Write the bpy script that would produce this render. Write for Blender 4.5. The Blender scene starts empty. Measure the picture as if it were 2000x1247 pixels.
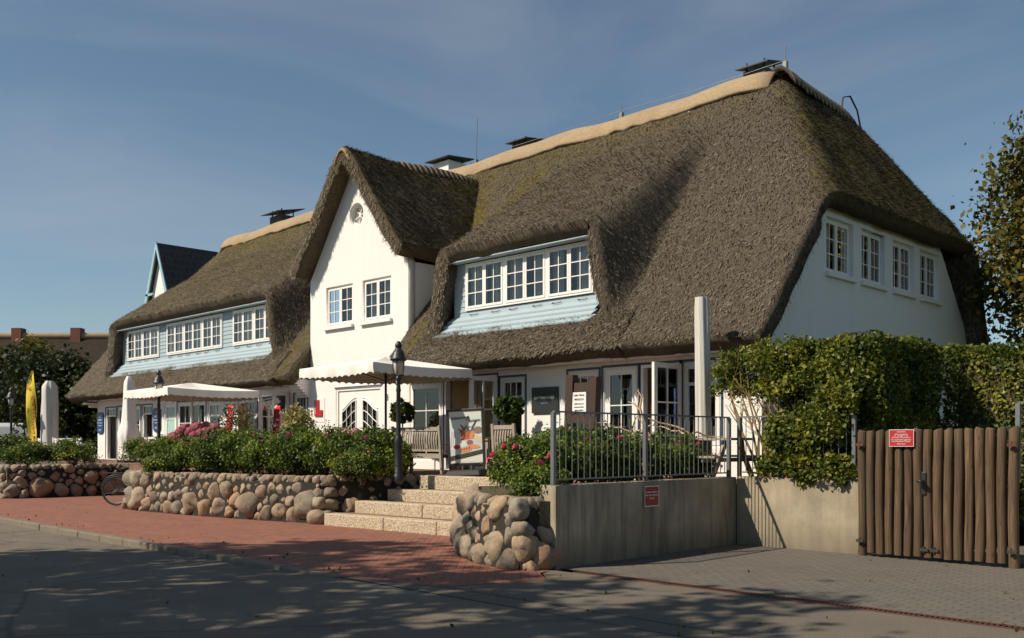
import bpy, bmesh, math, random
import numpy as np
from mathutils import Vector, Matrix, noise as mnoise
random.seed(7); rng = np.random.default_rng(11)
R = math.radians
SC = bpy.context.scene

# ---------------------------------------------------------------- camera
cd = bpy.data.cameras.new('camera'); cam = bpy.data.objects.new('camera', cd)
SC.collection.objects.link(cam); SC.camera = cam
cam.location = (0, 0, 1.65); cam.rotation_euler = (R(90), 0, R(45))
cd.sensor_width = 36; cd.lens = 1846 / 2000 * 36
cd.shift_y = (865 - 623.5) / 2000; cd.clip_end = 2000
# ---------------------------------------------------------------- light
SUN = Vector((-0.50, -1.0, 1.08)).normalized()
el = math.asin(SUN.z); az = math.atan2(SUN.x, SUN.y)
w = bpy.data.worlds.new('World'); SC.world = w; w.use_nodes = True
nt = w.node_tree; nt.nodes.clear()
sky = nt.nodes.new('ShaderNodeTexSky'); sky.sky_type = 'NISHITA'; sky.sun_disc = False
sky.sun_elevation = el; sky.sun_rotation = az; sky.altitude = 0; sky.air_density = 1.0
sky.dust_density = 0.15; sky.ozone_density = 2.0
tc = nt.nodes.new('ShaderNodeTexCoord')
mp = nt.nodes.new('ShaderNodeMapping'); mp.inputs['Scale'].default_value = (1.2, 1.2, 4.0); mp.inputs['Rotation'].default_value = (0.3, 0.5, 0.4)
n1 = nt.nodes.new('ShaderNodeTexNoise'); n1.inputs['Scale'].default_value = 1.6; n1.inputs['Detail'].default_value = 7; n1.inputs['Distortion'].default_value = 0.6
rp = nt.nodes.new('ShaderNodeValToRGB'); rp.color_ramp.elements[0].position = 0.44; rp.color_ramp.elements[1].position = 0.74
rp.color_ramp.elements[1].color = (0.38, 0.38, 0.38, 1)
mx = nt.nodes.new('ShaderNodeMix'); mx.data_type = 'RGBA'; mx.inputs['B'].default_value = (6.6, 6.2, 6.0, 1)
bg = nt.nodes.new('ShaderNodeBackground'); bg.inputs['Strength'].default_value = 0.072
ow = nt.nodes.new('ShaderNodeOutputWorld'); L = nt.links.new
L(tc.outputs['Generated'], mp.inputs['Vector']); L(mp.outputs[0], n1.inputs['Vector']); L(n1.outputs['Fac'], rp.inputs[0])
L(rp.outputs[0], mx.inputs['Factor']); tn = nt.nodes.new('ShaderNodeMix'); tn.data_type = 'RGBA'; tn.blend_type = 'MULTIPLY'; tn.inputs['Factor'].default_value = 1; tn.inputs['B'].default_value = (.86, .99, 1.02, 1); hs = nt.nodes.new('ShaderNodeHueSaturation'); hs.inputs['Saturation'].default_value = .84; L(sky.outputs[0], hs.inputs['Color']); L(hs.outputs[0], mx.inputs['A']); L(mx.outputs['Result'], tn.inputs['A']); L(tn.outputs['Result'], bg.inputs[0]); L(bg.outputs[0], ow.inputs[0])
sd = bpy.data.lights.new('sun', 'SUN'); so = bpy.data.objects.new('sun', sd); SC.collection.objects.link(so)
sd.energy = 5.0; sd.angle = R(0.53); sd.color = (1.0, 0.885, 0.72)
so.rotation_euler = SUN.to_track_quat('Z', 'Y').to_euler(); so.location = (-20, -20, 40)
SC.view_settings.view_transform = 'Standard'; SC.view_settings.look = 'None'
SC.view_settings.exposure = 0.22; SC.view_settings.gamma = 1.0
SC.cycles.use_denoising = True; SC.cycles.max_bounces = 6; SC.cycles.transparent_max_bounces = 12
SC.cycles.caustics_reflective = False; SC.cycles.caustics_refractive = False; SC.cycles.sample_clamp_indirect = 4

# ---------------------------------------------------------------- helpers: nodes
class NM:
    def __init__(s, name):
        s.m = bpy.data.materials.new(name); s.m.use_nodes = True; s.t = s.m.node_tree
        s.b = s.t.nodes['Principled BSDF']; s.b.inputs['Roughness'].default_value = 0.8
        s.out = s.t.nodes['Material Output']; s.tc = s.n('ShaderNodeTexCoord')
    def n(s, k): return s.t.nodes.new(k)
    def l(s, a, b): s.t.links.new(a, b)
    def map(s, sc=(1, 1, 1), rot=(0, 0, 0), src='Object'):
        m = s.n('ShaderNodeMapping'); m.inputs['Scale'].default_value = sc; m.inputs['Rotation'].default_value = rot
        s.l(s.tc.outputs[src], m.inputs[0]); return m.outputs[0]
    def geo(s, sc=(1, 1, 1)):
        g = s.n('ShaderNodeNewGeometry'); m = s.n('ShaderNodeMapping'); m.inputs['Scale'].default_value = sc
        s.l(g.outputs['Position'], m.inputs[0]); return m.outputs[0]
    def noise(s, scale, detail=4, vec=None, rough=.55, dist=0):
        k = s.n('ShaderNodeTexNoise'); k.inputs['Scale'].default_value = scale; k.inputs['Detail'].default_value = detail
        k.inputs['Roughness'].default_value = rough; k.inputs['Distortion'].default_value = dist
        if vec is not None: s.l(vec, k.inputs['Vector'])
        return k.outputs['Fac']
    def vor(s, scale, vec=None, feat='F1', out='Distance'):
        k = s.n('ShaderNodeTexVoronoi'); k.inputs['Scale'].default_value = scale; k.feature = feat
        if vec is not None: s.l(vec, k.inputs['Vector'])
        return k.outputs[out]
    def ramp(s, fac, stops, interp='LINEAR'):
        r = s.n('ShaderNodeValToRGB'); e = r.color_ramp; e.interpolation = interp
        while len(e.elements) < len(stops): e.elements.new(0.5)
        for q, (p, c) in zip(e.elements, stops):
            q.position = p; q.color = (c, c, c, 1) if not hasattr(c, '__len__') else (*c, 1)
        s.l(fac, r.inputs[0]); return r.outputs[0]
    def mix(s, fac, a, b, mode='MIX'):
        m = s.n('ShaderNodeMix'); m.data_type = 'RGBA'; m.blend_type = mode; m.clamp_factor = True
        for v, k in ((fac, 'Factor'), (a, 'A'), (b, 'B')):
            if hasattr(v, 'is_linked'): s.l(v, m.inputs[k])
            elif k == 'Factor': m.inputs[k].default_value = v
            else: m.inputs[k].default_value = (*v, 1) if hasattr(v, '__len__') else (v, v, v, 1)
        return m.outputs['Result']
    def math(s, op, a, b=0.0):
        m = s.n('ShaderNodeMath'); m.operation = op
        for i, v in enumerate((a, b)):
            if hasattr(v, 'is_linked'): s.l(v, m.inputs[i])
            else: m.inputs[i].default_value = v
        return m.outputs[0]
    def attr(s, name, out='Fac'):
        a = s.n('ShaderNodeAttribute'); a.attribute_name = name; return a.outputs[out]
    def rnd(s): return s.n('ShaderNodeObjectInfo').outputs['Random']
    def col(s, c):
        if hasattr(c, 'is_linked'): s.l(c, s.b.inputs['Base Color'])
        else: s.b.inputs['Base Color'].default_value = (*c, 1)
        return s
    def rough(s, v):
        if hasattr(v, 'is_linked'): s.l(v, s.b.inputs['Roughness'])
        else: s.b.inputs['Roughness'].default_value = v
        return s
    def bump(s, h, strength=.5, dist=.02):
        k = s.n('ShaderNodeBump'); k.inputs['Strength'].default_value = strength; k.inputs['Distance'].default_value = dist
        s.l(h, k.inputs['Height']); s.l(k.outputs[0], s.b.inputs['Normal']); return s
def simple(name, c, rough=.6, var=.12, scale=6, metal=0.0, bump=0.0, bscale=40):
    k = NM(name); n = k.noise(scale, 5, k.geo())
    k.col(k.mix(n, tuple(x * (1 - var) for x in c), tuple(min(1, x * (1 + var)) for x in c))).rough(rough)
    k.b.inputs['Metallic'].default_value = metal
    if bump: k.bump(k.noise(bscale, 4, k.geo()), bump, .01)
    return k.m
def leafmat(name, dark, mid, light, trans=.35):
    k = NM(name); t = k.attr('tone')
    c = k.ramp(t, [(0.0, dark), (.5, mid), (1.0, light)])
    k.col(c).rough(.5); k.b.inputs['Specular IOR Level'].default_value = .35
    tr = k.n('ShaderNodeBsdfTranslucent'); k.l(c, tr.inputs[0])
    ms = k.n('ShaderNodeMixShader'); ms.inputs[0].default_value = trans
    k.l(k.b.outputs[0], ms.inputs[1]); k.l(tr.outputs[0], ms.inputs[2]); k.l(ms.outputs[0], k.out.inputs[0])
    return k.m

# ---------------------------------------------------------------- materials
M = {}
k = NM('thatch'); g = k.geo((1, 1, 1))
big = k.noise(.55, 4, g, .6); mid = k.noise(2.6, 5, g, .65)
fine = k.noise(1.0, 5, k.geo((24, 8, 8)), .75)
tone = k.attr('tone'); moss = k.attr('moss')
c = k.ramp(fine, [(.3, (.032, .025, .017)), (.5, (.150, .122, .094)), (.70, (.50, .425, .33))])
c = k.mix(k.ramp(mid, [(.35, 0.0), (.7, .5)]), c, (.075, .060, .045))
c = k.mix(k.ramp(tone, [(0, 0.0), (1, 1.0)]), k.mix(.80, c, (.022, .017, .012)), k.mix(.65, c, (.56, .47, .36)))
ms_ = k.math('MULTIPLY', moss, k.ramp(k.noise(3.2, 6, g, .7), [(.36, 0.0), (.60, 1.0)]))
c = k.mix(ms_, c, k.mix(fine, (.05, .043, .012), (.27, .215, .045)))
c = k.mix(k.ramp(big, [(.38, .0), (.62, .26)]), c, k.mix(.5, c, (.035, .028, .02)))
k.col(c).rough(.95).bump(k.math('ADD', fine, k.math('MULTIPLY', mid, .5)), 1.0, .08)
k.b.inputs['Specular IOR Level'].default_value = .15; M['thatch'] = k.m
k = NM('ridge_straw'); f2 = k.noise(1.0, 4, k.geo((10, 40, 40)), .6); pt = k.noise(1.3, 5, k.geo())
c = k.ramp(f2, [(.25, (.22, .155, .088)), (.7, (.42, .31, .185))]); c = k.mix(k.ramp(pt, [(.45, 0.0), (.75, .5)]), c, (.19, .14, .085))
k.col(c).rough(.9).bump(f2, .6, .03); M['ridge'] = k.m
k = NM('ridge_bound'); wv = k.n('ShaderNodeTexWave'); wv.bands_direction = 'Y'; wv.inputs['Scale'].default_value = 1.0
k.l(k.geo((0, 1.55, 0)), wv.inputs['Vector'])
c = k.mix(k.ramp(wv.outputs['Fac'], [(.45, 0.0), (.75, 1.0)]), (.045, .033, .022), k.mix(k.noise(2, 5, k.geo()), (.21, .15, .085), (.34, .25, .145)))
k.col(c).rough(.9).bump(wv.outputs['Fac'], .8, .05); M['ridge_bound'] = k.m
def brickmat(name, c1, c2, mort, sw=.24, sh=.075, ms=.008, b=.35, var=.15, rgh=.75, xy=False, rot=0):
    k = NM(name); g = k.n('ShaderNodeNewGeometry'); sp = k.n('ShaderNodeSeparateXYZ'); k.l(g.outputs['Position'], sp.inputs[0])
    cb = k.n('ShaderNodeCombineXYZ')
    if xy:
        mpp = k.n('ShaderNodeMapping'); mpp.inputs['Rotation'].default_value = (0, 0, rot); k.l(g.outputs['Position'], mpp.inputs[0]); v = mpp.outputs[0]
    else:
        k.l(k.math('ADD', sp.outputs[0], sp.outputs[1]), cb.inputs[0]); k.l(sp.outputs[2], cb.inputs[1]); v = cb.outputs[0]
    br = k.n('ShaderNodeTexBrick'); br.inputs['Scale'].default_value = 1; br.inputs['Brick Width'].default_value = sw; br.inputs['Row Height'].default_value = sh
    br.inputs['Mortar Size'].default_value = ms; br.inputs['Mortar Smooth'].default_value = .3; br.inputs['Bias'].default_value = 0
    br.inputs['Color1'].default_value = (*c1, 1); br.inputs['Color2'].default_value = (*c2, 1); br.inputs['Mortar'].default_value = (*mort, 1)
    k.l(v, br.inputs['Vector'])
    n = k.noise(1.1, 6, k.geo(), .65); n2 = k.noise(9, 5, k.geo(), .6)
    c = k.mix(k.ramp(n, [(.35, 0.0), (.75, var)]), br.outputs['Color'], tuple(x * .45 for x in c1))
    c = k.mix(k.ramp(n2, [(.45, 0.0), (.8, var)]), c, tuple(min(.9, x * 1.5) for x in c2))
    if name == 'white_brick': c = k.mix(k.ramp(k.noise(1.0, 5, k.geo((3.2, 3.2, .22)), .65), [(.5, 0.0), (.78, .10)]), c, (.42, .38, .31))
    h = k.math('ADD', k.math('MULTIPLY', br.outputs['Fac'], -1.0), k.math('MULTIPLY', n2, .6))
    k.col(c).rough(rgh).bump(h, b, .012); return k
M['wall'] = brickmat('white_brick', (.80, .785, .755), (.785, .77, .74), (.745, .73, .70), var=.05, b=.22, ms=.006).m
M['pave'] = brickmat('red_pavers', (.30, .108, .064), (.20, .084, .058), (.11, .068, .05), .21, .105, .007, .5, .42, .85, True, R(45)).m
M['drive'] = brickmat('grey_pavers', (.135, .120, .100), (.115, .102, .086), (.055, .047, .038), .21, .105, .007, .6, .30, .9, True, R(0)).m
M['terrace'] = brickmat('terrace_pavers', (.24, .12, .08), (.2, .1, .075), (.1, .08, .06), .21, .105, .007, .4, .3, .85, True, 0).m
k = NM('asphalt'); sp = k.noise(160, 3, k.geo(), .7); pa = k.noise(.5, 6, k.geo(), .6); vo = k.vor(95, k.geo())
c = k.mix(k.ramp(pa, [(.35, 0.0), (.65, 1.0)]), (.165, .136, .100), (.235, .197, .150))
c = k.mix(k.ramp(sp, [(.42, 0.0), (.62, 1.0)]), k.mix(.5, c, (.05, .045, .04)), c); c = k.mix(k.ramp(vo, [(.12, .5), (.3, 0.0)]), c, (.30, .27, .23))
wp = k.n('ShaderNodeVectorMath'); wp.operation = 'ADD'; k.l(k.geo(), wp.inputs[0]); nv_ = k.n('ShaderNodeTexNoise'); nv_.inputs['Scale'].default_value = 1.3; nv_.inputs['Detail'].default_value = 6; k.l(nv_.outputs['Color'], wp.inputs[1])
ck = k.vor(.16, wp.outputs[0], 'DISTANCE_TO_EDGE'); c = k.mix(k.ramp(ck, [(.002, .5), (.006, 0.0)]), c, (.03, .026, .022)); st_ = k.noise(1.7, 6, k.geo((.35, 1, 1)), .7); c = k.mix(k.ramp(st_, [(.52, 0.0), (.68, .55)]), c, (.085, .072, .058))
k.col(c).rough(.9).bump(k.math('ADD', sp, vo), .7, .012); M['asphalt'] = k.m
k = NM('concrete_kerb'); sp = k.noise(60, 5, k.geo(), .7); pa = k.noise(2.2, 5, k.geo())
c = k.mix(pa, (.16, .135, .095), (.27, .235, .175)); c = k.mix(k.ramp(sp, [(.4, .5), (.6, 0.0)]), c, (.07, .06, .045))
k.col(c).rough(.9).bump(sp, .6, .015); M['kerb'] = k.m
k = NM('apron_paving'); sp = k.noise(110, 4, k.geo(), .7); pa = k.noise(.8, 6, k.geo(), .6)
c = k.mix(pa, (.13, .11, .085), (.21, .18, .14)); c = k.mix(k.ramp(sp, [(.4, .6), (.6, 0.0)]), c, (.05, .043, .035))
k.col(c).rough(.92).bump(sp, .7, .012); M['apron'] = k.m
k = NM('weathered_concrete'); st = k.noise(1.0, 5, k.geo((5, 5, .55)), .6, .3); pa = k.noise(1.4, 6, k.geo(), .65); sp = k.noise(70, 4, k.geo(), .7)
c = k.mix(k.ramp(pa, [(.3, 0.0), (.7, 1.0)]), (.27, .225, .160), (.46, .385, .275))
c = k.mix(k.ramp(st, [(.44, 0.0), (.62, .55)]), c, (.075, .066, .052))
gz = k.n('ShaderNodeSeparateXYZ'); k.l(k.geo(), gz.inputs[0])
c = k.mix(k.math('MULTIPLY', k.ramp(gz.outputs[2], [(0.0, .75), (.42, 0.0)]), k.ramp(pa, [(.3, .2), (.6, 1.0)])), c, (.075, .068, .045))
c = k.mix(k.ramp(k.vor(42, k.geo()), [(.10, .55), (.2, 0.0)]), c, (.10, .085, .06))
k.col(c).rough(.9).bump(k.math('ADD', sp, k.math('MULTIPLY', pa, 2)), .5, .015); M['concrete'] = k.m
k = NM('faintly_streaked_concrete'); st = k.noise(1.0, 5, k.geo((5, 5, .55)), .6, .3); pa = k.noise(1.4, 6, k.geo(), .65); sp = k.noise(70, 4, k.geo(), .7)
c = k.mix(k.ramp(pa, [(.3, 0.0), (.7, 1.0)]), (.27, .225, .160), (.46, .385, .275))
c = k.mix(k.ramp(st, [(.44, 0.0), (.66, .25)]), c, (.065, .056, .042))  # same concrete with fainter streaks
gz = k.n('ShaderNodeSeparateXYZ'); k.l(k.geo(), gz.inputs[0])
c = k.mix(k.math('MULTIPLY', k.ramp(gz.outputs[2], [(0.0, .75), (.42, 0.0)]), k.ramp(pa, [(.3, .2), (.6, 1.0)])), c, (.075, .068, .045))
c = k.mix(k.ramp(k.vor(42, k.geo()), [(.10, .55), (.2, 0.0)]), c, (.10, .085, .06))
k.col(c).rough(.9).bump(k.math('ADD', sp, k.math('MULTIPLY', pa, 2)), .5, .015); M['concrete_faint_streaks'] = k.m
k = NM('exposed_aggregate'); vc = k.n('ShaderNodeTexVoronoi'); vc.inputs['Scale'].default_value = 34; k.l(k.geo(), vc.inputs['Vector'])
c = k.ramp(k.noise(34, 2, k.geo()), [(.3, (.34, .26, .165)), (.5, (.50, .41, .29)), (.7, (.64, .57, .45))])
c = k.mix(k.ramp(vc.outputs['Distance'], [(.5, 0.0), (.75, .8)]), c, (.28, .205, .12))
k.col(c).rough(.8).bump(k.math('MULTIPLY', vc.outputs['Distance'], -1), .5, .02); M['aggregate'] = k.m
k = NM('boulder'); r = k.rnd(); ob = k.geo(); n1_ = k.noise(5, 6, ob, .65); n2_ = k.noise(26, 5, ob, .7); n3 = k.noise(1.8, 4, ob)
c = k.ramp(r, [(0, (.19, .155, .115)), (.14, (.29, .20, .14)), (.28, (.23, .205, .165)), (.42, (.34, .25, .185)), (.56, (.13, .115, .095)), (.7, (.33, .265, .185)), (.86, (.29, .165, .085)), (1, (.25, .185, .14))])
c = k.mix(1.0, c, (1.12, 1.14, 1.10), 'MULTIPLY'); c = k.mix(k.ramp(n1_, [(.35, .55), (.6, 0.0)]), c, (.13, .105, .08)); c = k.mix(k.ramp(n2_, [(.5, 0.0), (.75, .6)]), c, (.47, .385, .28))
c = k.mix(k.ramp(n2_, [(.25, .6), (.42, 0.0)]), c, (.08, .065, .05))
c = k.mix(k.ramp(n3, [(.5, 0.0), (.75, .45)]), c, (.35, .20, .12))
k.col(c).rough(.85).bump(k.math('ADD', n1_, k.math('MULTIPLY', n2_, .5)), .6, .03); M['boulder'] = k.m
k = NM('soil'); a1 = k.noise(14, 6, k.geo(), .7); k.col(k.ramp(a1, [(.3, (.035, .026, .018)), (.55, (.10, .075, .048)), (.75, (.16, .13, .075))])).rough(.95).bump(a1, .8, .05); M['soil'] = k.m
k = NM('meadow'); a1 = k.noise(2, 6, k.geo(), .7); k.col(k.ramp(a1, [(.3, (.03, .045, .015)), (.7, (.08, .09, .03))])).rough(.95); M['meadow'] = k.m
k = NM('log_wood'); r = k.rnd(); g = k.geo((1, 1, .05)); st = k.noise(34, 5, g, .65, .8); kn = k.vor(1.0, k.geo((7, 7, 3.2))); pa = k.noise(2.4, 4, k.geo())
c = k.ramp(st, [(.3, (.026, .014, .007)), (.5, (.105, .062, .032)), (.75, (.22, .145, .082))])
c = k.mix(k.ramp(pa, [(.4, 0.0), (.7, .4)]), c, (.10, .072, .042)); c = k.mix(k.ramp(kn, [(.06, .8), (.14, 0.0)]), c, (.05, .03, .016))
c = k.mix(k.ramp(r, [(0, 0.0), (1, .55)]), c, k.mix(k.noise(.01), (.05, .03, .016), (.045, .028, .015)))
k.col(c).rough(.85).bump(st, .5, .01); M['log'] = k.m
k = NM('teak_grey'); st = k.noise(30, 5, k.geo((1, 1, 1)), .65); pa = k.noise(3, 4, k.geo())
k.col(k.mix(pa, k.mix(st, (.26, .215, .165), (.40, .345, .275)), (.30, .26, .21))).rough(.8).bump(st, .3, .005); M['teak'] = k.m
M['white'] = simple('white_paint', (.80, .785, .75), .45, .04)
M['blue'] = simple('pale_blue_paint', (.335, .42, .47), .5, .06, 3)
M['navy'] = simple('navy_trim', (.035, .055, .10), .5, .1)
M['teal'] = simple('teal_bargeboard', (.30, .47, .54), .5, .08)
M['metal'] = simple('galvanised_steel', (.20, .205, .21), .45, .18, 12, .5)
M['black'] = simple('black_iron', (.018, .018, .020), .45, .2)
M['darkmetal'] = simple('dark_sheet_metal', (.035, .03, .027), .6, .2)
M['canvas'] = simple('white_canvas', (.78, .755, .71), .85, .04, 2, 0, .1, 30)
M['cover'] = simple('grey_cover', (.56, .54, .51), .85, .06, 2)
M['mint'] = simple('mint_paint', (.36, .56, .50), .4, .08)
M['crevice'] = simple('dark_crevice_earth', (.022, .017, .012), .95, .3, 10)
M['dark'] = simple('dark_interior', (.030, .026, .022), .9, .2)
M['beige_lamplit'] = simple('lamplit_beige_plaster', (.82, .62, .38), .8, .06, 2)  # bright albedo stands in for warm lamp glow inside the shop
M['browndoor'] = simple('brown_door_wood', (.13, .045, .018), .5, .15)
M['curtain'] = simple('net_curtain', (.85, .81, .73), .9, .08, 2)
M['brickred'] = simple('chimney_brick', (.16, .055, .035), .85, .3, 8)
M['brass'] = simple('brass', (.45, .36, .18), .35, .1, 8, .8)
M['red'] = simple('red_sign', (.42, .022, .03), .4, .06)
M['darkred'] = simple('dark_red_sign', (.27, .018, .02), .4, .06)
M['signwhite'] = simple('sign_white', (.8, .78, .76), .5, .03)
M['yellow'] = simple('yellow_flag', (.78, .60, .045), .7, .06)
M['bluesign'] = simple('blue_sign', (.012, .045, .16), .4, .06)
M['slate'] = simple('slate_board', (.022, .026, .028), .5, .15)
M['oldpost'] = simple('stained_post', (.045, .022, .014), .7, .35, 9)
M['drift'] = simple('driftwood', (.42, .30, .18), .8, .25, 10)
M['wicker'] = simple('wicker', (.44, .29, .16), .8, .25, 60)
M['greywick'] = simple('grey_wicker', (.30, .27, .24), .8, .3, 60)
M['rubber'] = simple('rubber', (.015, .015, .015), .7, .2)
M['rust'] = simple('rusty_channel', (.10, .035, .02), .8, .35, 14)
M['bark'] = simple('bark', (.10, .075, .05), .9, .4, 14, 0, .6, 30)
M['stemyellow'] = simple('yellow_bark', (.24, .165, .055), .85, .3, 14)
M['stem'] = simple('woody_stem', (.10, .07, .04), .9, .3, 14)
M['pink'] = simple('pink_petals', (.76, .19, .30), .6, .2, 30)
M['mauve'] = simple('mauve_petals', (.33, .075, .105), .75, .5, 26, 0, .9, 60)
M['redcloth'] = simple('red_cloth', (.55, .03, .04), .8, .1)
M['coat'] = simple('brown_coat', (.08, .045, .022), .9, .2)
M['towel'] = simple('patterned_towel', (.55, .60, .58), .9, .2, 14)
M['lampglass'] = simple('lamp_glass', (.50, .47, .40), .15, .1)
M['van'] = simple('van_paint', (.6, .6, .6), .3, .03)
M['tiles'] = None
k = NM('black_tiles'); sx = k.n('ShaderNodeTexBrick'); sx.inputs['Scale'].default_value = 1; sx.inputs['Brick Width'].default_value = .3; sx.inputs['Row Height'].default_value = .34
sx.inputs['Mortar Size'].default_value = .03; sx.offset = .5; sx.inputs['Color1'].default_value = (.034, .030, .027, 1); sx.inputs['Color2'].default_value = (.022, .02, .018, 1); sx.inputs['Mortar'].default_value = (.05, .043, .036, 1)
gg = k.n('ShaderNodeSeparateXYZ'); k.l(k.geo(), gg.inputs[0]); cb = k.n('ShaderNodeCombineXYZ'); k.l(gg.outputs[1], cb.inputs[0]); k.l(gg.outputs[2], cb.inputs[1]); k.l(cb.outputs[0], sx.inputs['Vector'])
k.col(sx.outputs['Color']).rough(.4).bump(sx.outputs['Fac'], .6, .03); M['tiles'] = k.m
k = NM('window_glass'); gl = k.n('ShaderNodeBsdfGlossy'); gl.inputs['Roughness'].default_value = .02; tr = k.n('ShaderNodeBsdfTransparent'); tr.inputs[0].default_value = (.93, .95, .94, 1)
fr = k.n('ShaderNodeFresnel'); fr.inputs['IOR'].default_value = 1.5; ms = k.n('ShaderNodeMixShader'); k.l(k.math('ADD', k.math('MULTIPLY', fr.outputs[0], 1.1), .05), ms.inputs[0])
k.l(tr.outputs[0], ms.inputs[1]); k.l(gl.outputs[0], ms.inputs[2]); k.l(ms.outputs[0], k.out.inputs[0]); M['glass'] = k.m
k = NM('neon'); k.b.inputs['Emission Color'].default_value = (.45, .5, 1, 1); k.b.inputs['Emission Strength'].default_value = 1.6; M['neon'] = k.m
k = NM('print'); k.col(k.attr('col', 'Color')).rough(.5); M['print'] = k.m
M['rose'] = leafmat('rose_leaves', (.014, .03, .006), (.092, .150, .016), (.34, .36, .045))
M['box'] = leafmat('box_leaves', (.018, .035, .006), (.055, .10, .014), (.13, .17, .03))
M['hedge'] = leafmat('hedge_leaves', (.018, .036, .006), (.088, .125, .016), (.32, .30, .045))
M['variegated'] = leafmat('variegated_leaves', (.12, .12, .03), (.33, .28, .09), (.55, .48, .20))
M['autumn'] = leafmat('autumn_leaves', (.04, .045, .010), (.13, .13, .026), (.34, .22, .045))
M['darktree'] = leafmat('dark_tree_leaves', (.010, .016, .005), (.028, .040, .010), (.075, .085, .02))
M['golden'] = leafmat('golden_leaves', (.03, .035, .006), (.10, .095, .012), (.26, .20, .02))

# ---------------------------------------------------------------- helpers: meshes
COL = SC.collection
def wloc(o):
    v = Vector((0, 0, 0))
    while o: v += o.location; o = o.parent
    return v
def link(o, parent=None):
    COL.objects.link(o)
    if parent: o.parent = parent
    return o
def tag(o, label=None, cat=None, group=None, kind=None):
    for kk, v in (('label', label), ('category', cat), ('group', group), ('kind', kind)):
        if v: o[kk] = v
    return o
def thing(name, loc, label, cat, group=None, rz=0):
    o = bpy.data.objects.new(name, None); o.empty_display_size = .2; COL.objects.link(o)
    o.location = loc; o.rotation_euler = (0, 0, rz); return tag(o, label, cat, group)
def np_mesh(name, V, F, attrs=None, smooth=False):
    V = np.asarray(V, dtype=np.float32); F = np.asarray(F, dtype=np.int32); n = F.shape[1]
    me = bpy.data.meshes.new(name); me.vertices.add(len(V)); me.vertices.foreach_set('co', V.ravel())
    me.loops.add(F.size); me.loops.foreach_set('vertex_index', F.ravel()); me.polygons.add(len(F))
    me.polygons.foreach_set('loop_start', np.arange(0, F.size, n, dtype=np.int32)); me.polygons.foreach_set('loop_total', np.full(len(F), n, dtype=np.int32))
    if smooth: me.polygons.foreach_set('use_smooth', np.ones(len(F), dtype=bool))
    me.update(calc_edges=True)
    for a, v in (attrs or {}).items():
        at = me.attributes.new(a, 'FLOAT', 'POINT'); at.data.foreach_set('value', np.asarray(v, dtype=np.float32))
    return me
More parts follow.
